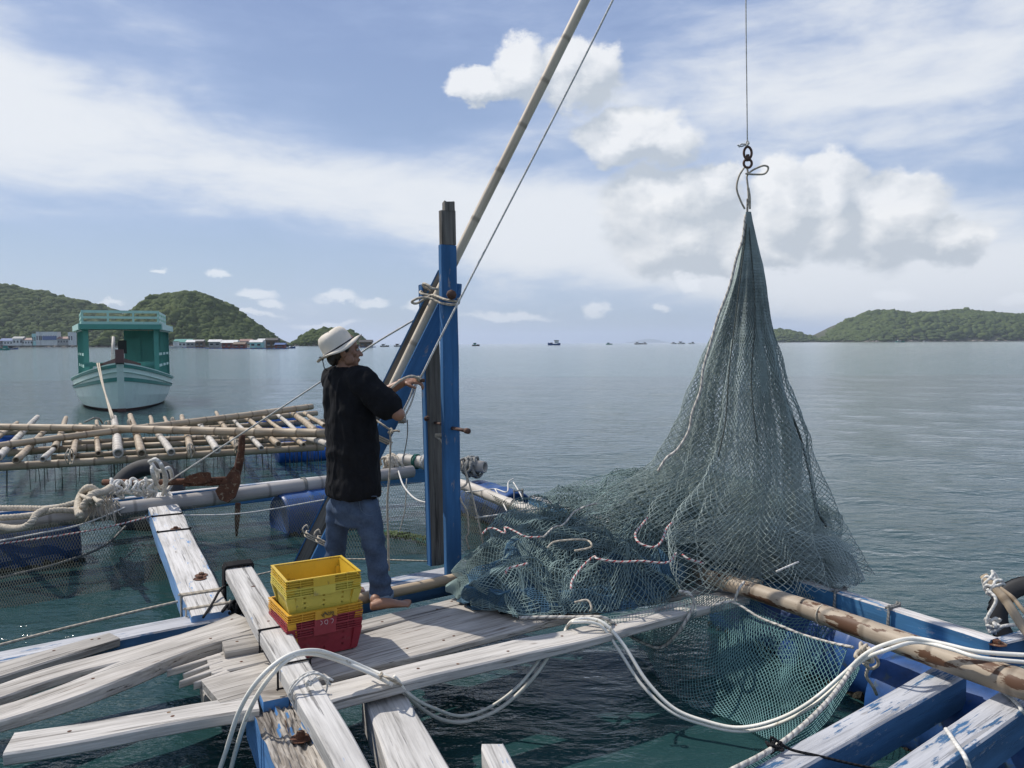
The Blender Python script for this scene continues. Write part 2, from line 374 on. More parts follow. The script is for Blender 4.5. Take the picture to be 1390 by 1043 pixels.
MT['rotten'] = wood('rotten_beam', (0.17, 0.14, 0.115), (0.56, 0.52, 0.46), paint=(0.08, 0.22, 0.46), cover=1.12, top_wear=1.12, stain=0.85, crack=1.0)
MT['blue'] = wood('blue_painted_wood', (0.2, 0.16, 0.12), (0.45, 0.4, 0.35), paint=(0.042, 0.14, 0.305), cover=1.32, crack=0.3)
MT['blue_worn'] = wood('blue_paint_worn_top', (0.33, 0.335, 0.35), (0.51, 0.515, 0.53), paint=(0.05, 0.13, 0.25), cover=1.22, top_wear=0.87, stain=0.3, crack=0.4)
MT['blue_white'] = wood('blue_paint_white_top', (0.42, 0.38, 0.35), (0.70, 0.68, 0.66), paint=(0.06, 0.19, 0.36), cover=1.16, top_wear=0.84, stain=0.5, crack=0.5)
MT['bare'] = wood('bare_grey_wood', (0.085, 0.078, 0.068), (0.21, 0.195, 0.17), stain=0.4, crack=0.7)
MT['bamboo'] = bamboo_mat('dry_bamboo', (0.25, 0.18, 0.115), (0.49, 0.40, 0.28))
MT['bamboo_pale'] = bamboo_mat('pale_bamboo', (0.33, 0.29, 0.235), (0.60, 0.56, 0.49))
MT['bamboo_tan'] = bamboo_mat('tan_bamboo', (0.33, 0.235, 0.145), (0.52, 0.41, 0.28))
MT['bamboo_blotch'] = bamboo_mat('blotched_bamboo', (0.27, 0.21, 0.15), (0.44, 0.365, 0.275), blot=(0.11, 0.055, 0.03), blot_amt=0.10)
MT['bamboo_boom'] = bamboo_mat('boom_bamboo', (0.46, 0.37, 0.265), (0.74, 0.645, 0.50))
MT['bamboo_grey'] = bamboo_mat('grey_bamboo', (0.27, 0.25, 0.225), (0.47, 0.44, 0.405))
MT['rope'] = rope_mat('natural_rope', (0.62, 0.545, 0.43), freq=25)
MT['rope_white'] = rope_mat('white_cord', (0.80, 0.78, 0.72), freq=45)
MT['rope_red'] = rope_mat('white_cord_red_fleck', (0.70, 0.66, 0.61), (0.42, 0.07, 0.07), freq=26)
MT['rope_fleck'] = rope_mat('white_cord_dark_fleck', (0.70, 0.66, 0.58), (0.30, 0.28, 0.26), freq=22)
MT['rope_dark'] = rope_mat('black_cord', (0.02, 0.02, 0.022), freq=45)
MT['rope_grey'] = rope_mat('grey_cord', (0.30, 0.30, 0.28), freq=45)
MT['rope_moss'] = rope_mat('mossy_cord', (0.11, 0.125, 0.11), freq=45)
MT['rope_green'] = rope_mat('green_cord', (0.03, 0.15, 0.12), freq=45)
MT['hose'] = plain('white_hose', (0.80, 0.775, 0.69), 0.5, 0.1, 8, bmp=0.2, wcol=(0.45, 0.40, 0.31), wamt=0.35)
MT['rust'] = plain('rust', (0.105, 0.043, 0.022), 0.9, 0.7, 14, bmp=0.9, bdist=0.012, wcol=(0.30, 0.22, 0.14), wamt=0.55)
MT['iron'] = plain('rusty_iron', (0.095, 0.05, 0.035), 0.75, 0.5, 30, bmp=0.6)
MT['rubber'] = plain('black_rubber', (0.022, 0.022, 0.023), 0.7, 0.3, 18, bmp=0.4)
MT['drum'] = plain('blue_drum', (0.015, 0.065, 0.21), 0.45, 0.4, 5, bmp=0.15, wcol=(0.045, 0.08, 0.12), wamt=0.5)
MT['float_blue'] = plain('bright_blue_float', (0.02, 0.13, 0.50), 0.45, 0.3, 5, bmp=0.15)
MT['crust'] = plain('sea_growth', (0.03, 0.027, 0.018), 0.95, 0.7, 22, bmp=1.0, bdist=0.02)
MT['weed'] = plain('seaweed', (0.07, 0.12, 0.02), 0.7, 0.5, 30)
MT['net'] = plain('green_blue_net', (0.19, 0.262, 0.255), 0.75, 0.5, 2.2, bmp=0.0, spec=0.2)
MT['net_hang'] = plain('grey_green_net', (0.37, 0.44, 0.42), 0.75, 0.4, 2.2, bmp=0.0, spec=0.2)
MT['net_blue'] = plain('dark_blue_net', (0.075, 0.155, 0.225), 0.75, 0.5, 4.0, bmp=0.0, spec=0.2)
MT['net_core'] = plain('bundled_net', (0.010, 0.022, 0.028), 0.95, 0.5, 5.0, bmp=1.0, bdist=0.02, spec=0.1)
MT['net_teal'] = plain('pale_teal_net', (0.17, 0.32, 0.32), 0.7, 0.35, 3.0, bmp=0.0, spec=0.2)
MT['net_dark'] = plain('dark_cage_net', (0.085, 0.095, 0.08), 0.85, 0.4, 3.0, bmp=0.0, spec=0.1)
MT['yellow'] = plain('yellow_plastic', (0.60, 0.40, 0.035), 0.45, 0.12, 6, bmp=0.08, wcol=(0.30, 0.19, 0.03), wamt=0.45)
MT['yellow_pale'] = plain('pale_yellow_plastic', (0.57, 0.47, 0.075), 0.45, 0.1, 6, bmp=0.08, wcol=(0.36, 0.28, 0.08), wamt=0.4)
MT['orange'] = plain('orange_yellow_plastic', (0.62, 0.33, 0.025), 0.45, 0.12, 6, bmp=0.08, wcol=(0.30, 0.15, 0.03), wamt=0.2)
MT['red'] = plain('red_plastic', (0.26, 0.022, 0.035), 0.45, 0.2, 6, bmp=0.08, wcol=(0.20, 0.06, 0.06), wamt=0.4)
MT['mark'] = plain('pale_marker', (0.6, 0.45, 0.45), 0.7, 0.1)
MT['mark_dark'] = plain('dark_smudge', (0.10, 0.08, 0.04), 0.8, 0.3)
MT['skin'] = plain('tanned_skin', (0.30, 0.155, 0.095), 0.5, 0.16, 9, bmp=0.15, bdist=0.002)
MT['hair'] = plain('black_hair', (0.010, 0.009, 0.008), 0.5, 0.4, 60, bmp=0.7)
MT['shirt'] = plain('black_cotton', (0.011, 0.0115, 0.0135), 0.9, 0.35, 14, bmp=0.4, spec=0.15)
MT['denim'] = plain('blue_denim', (0.066, 0.095, 0.148), 0.9, 0.45, 9, bmp=0.35, bdist=0.003, spec=0.1)
MT['denim_fade'] = plain('faded_denim', (0.20, 0.26, 0.33), 0.9, 0.3, 9, bmp=0.35, spec=0.1)
MT['hat'] = plain('cream_canvas', (0.70, 0.64, 0.54), 0.9, 0.1, 12, bmp=0.5, spec=0.1)
MT['black'] = plain('black_webbing', (0.012, 0.012, 0.014), 0.7, 0.3, 30)
MT['eye'] = plain('eye_white', (0.55, 0.52, 0.48), 0.3, 0.05)
MT['seam'] = plain('denim_seam', (0.10, 0.14, 0.20), 0.9, 0.2)
MT['lip'] = plain('lip', (0.20, 0.08, 0.06), 0.5, 0.1)
MT['nail'] = plain('nail', (0.42, 0.26, 0.19), 0.4, 0.1)
def boatpaint(name, col, grime=0.3):
    m, t, b = newmat(name); co = nd(t, 'ShaderNodeTexCoord').outputs['Object']
    n = NOISE(t, co, 2.2, 8, 0.65); st = NOISE(t, MAP(t, co, (9, 9, 0.9)), 1.0, 6, 0.6)
    c = MIX(t, M(t, 'MULTIPLY', SM(t, n, 0.45, 0.75), grime), col, tuple(0.5*x for x in col))
    c = MIX(t, M(t, 'MULTIPLY', SM(t, st, 0.68, 0.74), 0.75), c, (0.22, 0.10, 0.04))
    S(t, c, b.inputs['Base Color']); b.inputs['Roughness'].default_value = 0.5; bump(t, b, n, 0.3, 0.02); return m
MT['b_white'] = boatpaint('boat_pale_green', (0.68, 0.83, 0.75))
MT['b_teal'] = boatpaint('boat_teal', (0.065, 0.255, 0.215))
MT['b_pale'] = boatpaint('boat_rail_pale', (0.42, 0.66, 0.58))
MT['b_dark'] = boatpaint('boat_red_brown', (0.085, 0.042, 0.035))
MT['b_under'] = boatpaint('boat_ceiling', (0.085, 0.075, 0.06))
for nm, c in (('f_white', (0.62, 0.62, 0.60)), ('f_grey', (0.30, 0.30, 0.29)), ('f_blue', (0.04, 0.10, 0.26)), ('f_red', (0.21, 0.06, 0.05)),
              ('f_dark', (0.04, 0.04, 0.045)), ('f_teal', (0.03, 0.22, 0.19)), ('f_brown', (0.14, 0.095, 0.065)), ('f_roof', (0.24, 0.13, 0.10)), ('f_glass', (0.03, 0.04, 0.05)), ('f_aqua', (0.35, 0.62, 0.60))):
    MT[nm] = plain('far_'+nm[2:], c, 0.7, 0.25, 0.5)
# ------------------------------------------------------------------ sea and sea bed
def water_mat():
    m, t, b = newmat('sea_water'); co = nd(t, 'ShaderNodeTexCoord').outputs['Object']
    n1 = NOISE(t, MAP(t, co, (2.4, 4.6, 1), rot=(0, 0, 0.25)), 1.0, 5, 0.55, 0.3)
    n2 = NOISE(t, MAP(t, co, (6.5, 11, 1), rot=(0, 0, -0.3)), 1.0, 4, 0.55, 0.2)
    n3 = NOISE(t, MAP(t, co, (0.10, 0.32, 1), rot=(0, 0, 0.15)), 1.0, 6, 0.6)
    h = M(t, 'ADD', M(t, 'ADD', M(t, 'MULTIPLY', n1, 1.0), M(t, 'MULTIPLY', n2, 0.28)), M(t, 'MULTIPLY', n3, 0.25))
    big = NOISE(t, MAP(t, co, (0.02, 0.06, 1)), 1.0, 5, 0.6)
    c = RAMP(t, big, [(0.35, (0.021, 0.064, 0.066)), (0.65, (0.032, 0.090, 0.094))])
    S(t, c, b.inputs['Base Color']); b.inputs['Roughness'].default_value = 0.06; b.inputs['IOR'].default_value = 1.33
    bm = nd(t, 'ShaderNodeBump', {'Height': h, 'Strength': 0.68, 'Distance': 0.06}); t.links.new(bm.outputs[0], b.inputs['Normal'])
    tr = nd(t, 'ShaderNodeBsdfTransparent', {'Color': (0.20, 0.44, 0.38, 1)})
    mx = nd(t, 'ShaderNodeMixShader', {0: 0.27}); t.links.new(b.outputs[0], mx.inputs[1]); t.links.new(tr.outputs[0], mx.inputs[2])
    gl = nd(t, 'ShaderNodeBsdfGlossy', {'Roughness': 0.095, 'Color': (1, 1, 1, 1)}); t.links.new(bm.outputs[0], gl.inputs['Normal'])
    fr = nd(t, 'ShaderNodeFresnel', {'IOR': 1.33}); t.links.new(bm.outputs[0], fr.inputs['Normal'])
    b.inputs['Specular IOR Level'].default_value = 0.0
    m2 = nd(t, 'ShaderNodeMixShader', {0: fr.outputs[0]}); t.links.new(mx.outputs[0], m2.inputs[1]); t.links.new(gl.outputs[0], m2.inputs[2])
    t.links.new(m2.outputs[0], t.nodes['Material Output'].inputs['Surface']); return m
def build_sea():
    nr = 560; rr = np.geomspace(0.5, 11000, nr); DL = math.log(11000/0.5)/(nr-1)
    th = np.concatenate([np.linspace(-0.80, 0.80, 460), np.linspace(0.83, 2*PI-0.83, 56)])
    R, TH = np.meshgrid(rr, th, indexing='ij'); X = R*np.sin(TH); Y = R*np.cos(TH); Z = np.zeros_like(X)
    rng = np.random.default_rng(5)
    for k in range(46):
        lam = 0.28*1.075**k*rng.uniform(0.85, 1.15); a = math.radians(rng.normal(70, 38)); kx, ky = math.cos(a)*2*PI/lam, math.sin(a)*2*PI/lam
        amp = 0.0023*min(lam, 2.0)**0.85*(0.55 if lam > 2.2 else 1.0)
        fade = np.clip(1.6-R/(lam/(4.0*DL)), 0, 1)
        ph = kx*X+ky*Y+rng.uniform(0, 2*PI)+1.3*fbm(np.stack([X/5, Y/5, np.full_like(X, k)], -1), 1)
        Z += amp*fade*(np.sin(ph)+0.3*np.sin(2*ph+0.6))
    calm = 0.45+0.55*np.clip((R-5.5)/6, 0, 1)
    Z *= calm
    V = np.stack([X, Y, Z], -1).reshape(-1, 3); nt_ = len(th)
    i, j = np.meshgrid(np.arange(nr-1), np.arange(nt_), indexing='ij'); j2 = (j+1) % nt_
    Fc = np.stack([i*nt_+j, (i+1)*nt_+j, (i+1)*nt_+j2, i*nt_+j2], -1).reshape(-1, 4)
    V = np.vstack([V, [[0, 0, 0]]]); o = obj('sea', V, Fc, water_mat(), smooth=True); tag(o, kind='structure')
    o['label'] = 'rippled grey green sea reaching to the horizon'
    if sum(p.normal.z for p in list(o.data.polygons)[:50]) < 0: o.data.flip_normals()
build_sea()
sb = obj('seabed', [(-80, -40, -3.2), (80, -40, -3.2), (80, 120, -3.2), (-80, 120, -3.2)], [(0, 1, 2, 3)], plain('seabed_silt', (0.007, 0.03, 0.027), 0.95, 0.4, 0.4)); tag(sb, 'dark green bed under the shallow water', kind='structure')
# ------------------------------------------------------------------ hills and islands
def leafmat(name, a, b_):
    m, t, b = newmat(name); co = nd(t, 'ShaderNodeTexCoord').outputs['Object']
    n = NOISE(t, co, 0.012, 7, 0.7); n2 = NOISE(t, co, 0.2, 4, 0.6)
    c = RAMP(t, M(t, 'ADD', M(t, 'MULTIPLY', n, 0.5), M(t, 'MULTIPLY', n2, 0.5)), [(0.34, a), (0.56, b_), (0.70, (0.13, 0.135, 0.055))])
    S(t, c, b.inputs['Base Color']); b.inputs['Roughness'].default_value = 0.9; b.inputs['Specular IOR Level'].default_value = 0.1; return m
MT['leaf'] = leafmat('hill_forest', (0.028, 0.048, 0.016), (0.085, 0.115, 0.035))
MT['soil'] = plain('hill_ground', (0.06, 0.065, 0.035), 0.95, 0.5, 0.05)
MT['rock'] = plain('shore_rock', (0.22, 0.19, 0.155), 0.9, 0.5, 0.12, bmp=0.8, bdist=1.0)
ico = None
def icosphere():
    t = (1+5**0.5)/2; v = np.array([(-1,t,0),(1,t,0),(-1,-t,0),(1,-t,0),(0,-1,t),(0,1,t),(0,-1,-t),(0,1,-t),(t,0,-1),(t,0,1),(-t,0,-1),(-t,0,1)], float); v /= np.linalg.norm(v[0])
    f = np.array([(0,11,5),(0,5,1),(0,1,7),(0,7,10),(0,10,11),(1,5,9),(5,11,4),(11,10,2),(10,7,6),(7,1,8),(3,9,4),(3,4,2),(3,2,6),(3,6,8),(3,8,9),(4,9,5),(2,4,11),(6,2,10),(8,6,7),(9,8,1)]); return v, f
def hill(name, ridge, D, depth, label, ntree, tsize, fname, rock=True, seed=1):
    """ridge: silhouette points (px, py); the shore lies D metres ahead, the crest further back"""
    rng = np.random.default_rng(seed); yr = D+depth*0.5
    xs = np.array([PY(p[0], p[1], yr).x for p in ridge]); zs = np.array([max(PY(p[0], p[1], yr).z, 0) for p in ridge])
    nx, ny = 150, 44; gx = np.linspace(xs[0], xs[-1], nx); gy = np.linspace(D, D+depth, ny)
    def H(x, y):
        r = np.interp(x, xs, zs); s = np.clip((y-D)/(depth*0.5), 0, 2); prof = np.sin(np.clip(s, 0, 2)*PI/2)**0.75
        q = fbm(np.stack([x/(depth*0.14), y/(depth*0.2), np.zeros_like(x)+seed], -1), 4)
        return r*prof*(1+0.28*q*(1-np.clip(s, 0, 1)**3))-1.0*(s < 0.01)
    X, Y = np.meshgrid(gx, gy, indexing='ij'); Z = H(X, Y); V = np.stack([X, Y, Z], -1).reshape(-1, 3)
    i, j = np.meshgrid(np.arange(nx-1), np.arange(ny-1), indexing='ij')
    Fc = np.stack([i*ny+j, (i+1)*ny+j, (i+1)*ny+j+1, i*ny+j+1], -1).reshape(-1, 4)
    o = obj(name, V, Fc, MT['soil'], smooth=True); tag(o, label, kind='structure')
    iv, ifc = icosphere(); n = ntree
    tx = rng.uniform(xs[0], xs[-1], n*3); ty = D+depth*0.54*rng.random(n*3)**0.8; tz = H(tx, ty)
    ok = np.where(tz > tsize*0.25)[0][:n]; tx, ty, tz = tx[ok], ty[ok], tz[ok]; n = len(ok)
    sc = tsize*rng.uniform(0.55, 1.25, n)*np.where(rng.random(n) < 0.05, 1.4, 1.0)
    hh = np.minimum(1.0, 0.35+tz/(tsize*3))
    v = iv[None]*(0.72+0.5*rng.random((n, 12, 1)))*np.stack([sc, sc, sc*0.8*hh], -1)[:, None]
    v = v+np.stack([tx, ty, tz+sc*0.15*hh], -1)[:, None]
    fc = (ifc[None]+12*np.arange(n)[:, None, None]).reshape(-1, 3)
    t = obj(fname, v.reshape(-1, 3), fc, MT['leaf'], smooth=False); tag(t, 'dense green trees covering the '+label.split(' ', 1)[1] if False else label.replace('hill', 'hill: its tree cover').replace('island', 'island: its tree cover'), kind='stuff')
    if rock:
        k = 260; rx = rng.uniform(xs[0], xs[-1], k); rs = tsize*rng.uniform(0.15, 0.42, k); rz = np.interp(rx, xs, zs); ok = rz > 1.0; rx, rs = rx[ok], rs[ok]; k = len(rx)
        v = iv[None]*(0.6+0.7*rng.random((k, 12, 1)))*np.stack([rs*1.6, rs, rs], -1)[:, None]+np.stack([rx, np.full(k, D)+rng.uniform(0, 6, k), np.zeros(k)], -1)[:, None]
        t = obj('shore_rocks', v.reshape(-1, 3), (ifc[None]+12*np.arange(k)[:, None, None]).reshape(-1, 3), MT['rock']); tag(t, 'pale rocks along the waterline', kind='stuff')
hill('hill', [(-330, 466), (-220, 430), (-120, 402), (-50, 390), (0, 391), (25, 395), (60, 403), (100, 411), (140, 421), (180, 436), (215, 452), (250, 466)], 1500, 500,
     'broad forested hill at the far left behind the shore buildings', 6500, 9.0, 'forest', seed=2)
hill('hill', [(178, 468), (190, 428), (205, 414), (225, 404), (250, 401.5), (275, 404), (300, 414), (325, 429), (350, 446), (368, 459), (384, 469)], 1150, 260,
     'round forested hill right of the turquoise boat', 5200, 6.5, 'forest', seed=3)
hill('island', [(403, 468), (412, 461), (425, 454), (440, 450), (458, 449), (475, 453), (488, 460), (500, 468)], 1250, 120, 'small rocky island behind the white hat', 1100, 5.5, 'forest', seed=4)
hill('island', [(1114, 464), (1130, 452), (1150, 438), (1175, 429), (1195, 426), (1215, 428.5), (1240, 429.5), (1275, 427), (1300, 424), (1340, 428), (1390, 431), (1450, 440), (1520, 463)], 2900, 800,
     'long forested island on the right horizon', 5200, 15, 'forest', seed=5)
hill('island', [(985, 466), (1010, 460), (1045, 451), (1062, 451), (1080, 456), (1095, 459.5), (1108, 459), (1118, 464)], 3300, 500, 'low forested island behind the hanging net', 1500, 13, 'forest', rock=False, seed=6)
def far_islet():
    xs = np.linspace(852, 918, 24); b = [PY(x, 465.5, 29000) for x in xs]; top = [PY(x, 465-4.6*math.exp(-((x-878)/16)**2)-1.6*math.exp(-((x-895)/12)**2), 29000) for x in xs]
    v = []; n = len(xs)
    for p in b: v.append((p.x, 28000, -2))
    for p in top: v.append((p.x, 29000, max(p.z, -1)))
    for p in b: v.append((p.x, 30000, -2))
    f = [(r*n+i, r*n+i+1, (r+1)*n+i+1, (r+1)*n+i) for r in (0, 1) for i in range(n-1)]
    tag(obj('island', v, f, MT['leaf'], smooth=True), 'faint blue island low on the horizon left of the net', kind='structure')
far_islet()

# ------------------------------------------------------------------ thin sea haze between here and the islands
hm_ = bpy.data.materials.new('haze'); hm_.use_nodes = True; hm_.node_tree.nodes.clear()
hv_ = nd(hm_.node_tree, 'ShaderNodeVolumePrincipled', {'Color': (0.80, 0.88, 1.0, 1), 'Density': 0.00006, 'Anisotropy': 0.2}); ho_ = nd(hm_.node_tree, 'ShaderNodeOutputMaterial'); hm_.node_tree.links.new(hv_.outputs[0], ho_.inputs['Volume'])
hz_ = obj('haze', [(x, y, z) for z in (-5, 400) for x, y in ((-32000, -32000), (32000, -32000), (32000, 32000), (-32000, 32000))], [(3, 2, 1, 0), (4, 5, 6, 7), (0, 1, 5, 4), (1, 2, 6, 5), (2, 3, 7, 6), (3, 0, 4, 7)], hm_); tag(hz_, 'thin pale sea haze', kind='stuff')
# ------------------------------------------------------------------ timber, bamboo and rope builders
def board(name, mat, p0, p1, w, th, parent=None, roll=0.0, wob=0.006, bow=(), jag=None, n=18, ch=0.008, w1=None, up=(0, 0, 1), seed=0, lift=(), rough=0.0):
    """a sawn board from p0 to p1 (centre of the top face), local x along it"""
    p0, p1 = Vector(p0), Vector(p1); L = (p1-p0).length; R = basis(p1-p0, up)
    if roll: R = R @ Matrix.Rotation(roll, 3, 'X')
    mw = frame_m((p0+p1)/2, R); w1 = w if w1 is None else w1; rng = np.random.default_rng(seed+int(abs(p0.x*100)))
    n = max(n, int(L*9)); v = []; f = []
    s = rng.uniform(0, 50); xs = np.linspace(-L/2, L/2, n+1)
    nA = fbm(np.stack([xs*2.2+s, xs*0, xs*0], -1), 3)*wob; nB = fbm(np.stack([xs*2.2+s+31, xs*0, xs*0], -1), 3)*wob; nC = fbm(np.stack([xs*1.7+s+71, xs*0, xs*0], -1), 3)*wob*0.6
    for i, x in enumerate(xs):
        t = i/n; hw = (w*(1-t)+w1*t)/2; yc = sum(a*math.sin(PI*t*k) for k, a in bow); zc = sum(a*math.sin(PI*t*k) for k, a in lift)
        yl, yr = hw+nA[i], -hw+nB[i]; zt = nC[i]
        pts = [(yr, -th+ch), (yr+ch, -th), (yl-ch, -th), (yl, -th+ch), (yl, zt-ch), (yl-ch, zt), (yl*0.4+yr*0.6, zt+0.001), (yr+ch, zt), (yr, zt-ch)]
        for k, (y, z) in enumerate(pts):
            xx = x
            if i in (0, n): xx -= math.copysign(1, x)*rng.uniform(0, 0.006)
            if jag and ((jag[0] == 0 and i < 4) or (jag[0] == 1 and i > n-4)):
                q = (4-i)/4 if jag[0] == 0 else (i-n+4)/4
                xx += (1 if jag[0] == 0 else -1)*q*jag[1]*abs(math.sin(k*2.1+1.3))*1.0
            if rough and zt is not None: z = z+(rng.normal(0, rough) if k in (5, 6, 7) else 0)
            v.append((xx, y+yc, z+zc))
    K = 9
    for i in range(n):
        for k in range(K): f.append((i*K+k, i*K+(k+1) % K, (i+1)*K+(k+1) % K, (i+1)*K+k))
    f.append(tuple(range(K-1, -1, -1))); f.append(tuple(n*K+k for k in range(K)))
    f = [q[::-1] for q in f]
    return obj(name, v, f, mat, parent, mw=mw)
def quadboard(name, mat, a0, a1, b0, b1, z, th, z1=None, **k):
    """top face given by its four corners: a at one end, b at the other (far edge, near edge)"""
    z1 = z if z1 is None else z1
    A0, A1, B0, B1 = PZ(*a0, z), PZ(*a1, z), PZ(*b0, z1), PZ(*b1, z1)
    p0, p1 = (A0+A1)/2, (B0+B1)/2; d = (p1-p0).normalized(); nrm = Vector((-d.y, d.x, 0)).normalized()
    return board(name, mat, p0, p1, abs((A0-A1).dot(nrm)), th, w1=abs((B0-B1).dot(nrm)), **k)
def pole(name, mat, p0, p1, r0, r1=None, parent=None, seg=0.32, bend=0.0, n=10, seed=0, hollow=True, dz=0.0):
    """a bamboo culm with swollen joints and open ends, local x along it"""
    p0, p1 = Vector(p0), Vector(p1); L = (p1-p0).length; R = basis(p1-p0); mw = frame_m((p0+p1)/2, R); r1 = r0 if r1 is None else r1
    rng = np.random.default_rng(seed+int(abs(p0.x*97)+abs(p0.y*31)))
    xs = []; k = rng.uniform(0.1, seg); rings = []
    while k < L: rings.append(k); k += seg*rng.uniform(0.8, 1.15)
    pts = sorted(set([0.0, L]+[min(max(q+e, 0), L) for q in rings for e in (-0.022, -0.007, 0.007, 0.022)]+list(np.linspace(0, L, 8))))
    ph = rng.uniform(0, 6); v = []; f = []; att = []
    for x in pts:
        t = x/L; d = min([abs(x-q) for q in rings] or [9]); b = (1.10 if n < 14 else 1.025) if d < 0.008 else 1.0
        r = (r0*(1-t)+r1*t)*b; yo = bend*math.sin(PI*t)+0.006*math.sin(7*t+ph); zo = dz*math.sin(PI*t)+0.004*math.sin(9*t+ph)
        for j in range(n): v.append((x-L/2, yo+r*math.cos(2*PI*j/n), zo+r*math.sin(2*PI*j/n))); att.append(1.0 if d < 0.009 else 0.0)
    m = len(pts)
    for i in range(m-1):
        for j in range(n): f.append((i*n+j, i*n+(j+1) % n, (i+1)*n+(j+1) % n, (i+1)*n+j))
    if hollow:
        for e, i in ((0, 0), (1, m-1)):
            b0 = len(v); x = pts[i]-L/2; s = 1 if e == 0 else -1; rr = (r0 if e == 0 else r1)
            yo, zo = (sum(v[i*n+j][1] for j in range(n))/n, sum(v[i*n+j][2] for j in range(n))/n)
            for j in range(n): v.append((x, yo+0.68*rr*math.cos(2*PI*j/n), zo+0.68*rr*math.sin(2*PI*j/n))); att.append(0.3)
            for j in range(n): v.append((x+s*0.05, yo+0.62*rr*math.cos(2*PI*j/n), zo+0.62*rr*math.sin(2*PI*j/n))); att.append(1.0)
            for j in range(n):
                q = (i*n+j, i*n+(j+1) % n, b0+(j+1) % n, b0+j); f.append(q[::-1] if e == 0 else q)
                q = (b0+j, b0+(j+1) % n, b0+n+(j+1) % n, b0+n+j); f.append(q[::-1] if e == 0 else q)
            q = tuple(b0+n+j for j in range(n)); f.append(q[::-1] if e == 0 else q)
    o = obj(name, v, f, mat, parent, True, mw)
    a = o.data.attributes.new('node_ring', 'FLOAT', 'POINT'); a.data.foreach_set('value', np.array(att, dtype=np.float32)); return o
def ropemesh(name, pts, r, mat, parent=None, n=7, sub=8, extra=()):
    me_v = []; me_f = []; uvs = []
    for PP in [pts]+list(extra):
        P = catmull(PP, sub) if len(PP) > 2 else np.array([tuple(PP[0]+(PP[1]-PP[0])*t) for t in np.linspace(0, 1, 12)])
        V, f = tube(P, r, n); b = len(me_v); me_v += [tuple(q) for q in V]; s = np.concatenate([[0], np.cumsum(np.linalg.norm(np.diff(P, axis=0), axis=1))])
        me_f += [tuple(i+b for i in q) for q in f]
        for i in range(len(P)-1):
            for j in range(n): uvs += [(s[i], j/n), (s[i], (j+1)/n), (s[i+1], (j+1)/n), (s[i+1], j/n)]
        uvs += [(0, 0)]*(2*n)
    o = obj(name, me_v, me_f, mat, parent, True); uv = o.data.uv_layers.new(name='UVMap'); uv.data.foreach_set('uv', np.array(uvs, dtype=np.float32).ravel()); return o
def rope(name, pts, r, mat, label, cat='rope', group=None, **k): return tag(ropemesh(name, pts, r, MT[mat], **k), label, cat, group)
def strands(name, pts, r, mat, parent=None, pitch=0.085, ns=3, sub=14):
    """thick laid rope: three strands twisted round each other"""
    P = catmull(pts, sub); s = np.concatenate([[0], np.cumsum(np.linalg.norm(np.diff(P, axis=0), axis=1))]); m = int(s[-1]/pitch*8)
    q = np.linspace(0, s[-1], m); P = np.stack([np.interp(q, s, P[:, k]) for k in range(3)], -1); T, N, B = frames(P); out = []
    for k in range(ns):
        a = q/pitch*2*PI+k*2*PI/ns; out.append([Vector(x) for x in P+r*0.52*(np.cos(a)[:, None]*N+np.sin(a)[:, None]*B)])
    mb = MB()
    for o in out: mb.tube(o, r*0.56, 6)
    return mb.build(name, MT[mat], parent, True)
def coil(c, axis, r, turns, spread, jit=0.0, seed=0, per=10, flat=1.0):
    """points of a lashing wound round a pole"""
    R = basis(axis); rng = np.random.default_rng(seed); out = []
    for i in range(int(turns*per)+1):
        a = 2*PI*i/per; x = (i/(turns*per)-0.5)*spread+rng.normal(0, jit)
        out.append(Vector(c)+R @ Vector((x, (r+abs(rng.normal(0, jit)))*math.cos(a), (r+abs(rng.normal(0, jit)))*math.sin(a)*flat)))
    return out
def knot(c, r, seed=0, k=14):
    rng = np.random.default_rng(seed); return [Vector(c)+Vector(rng.normal(0, 1, 3)).normalized()*r*rng.uniform(0.5, 1.0) for _ in range(k)]
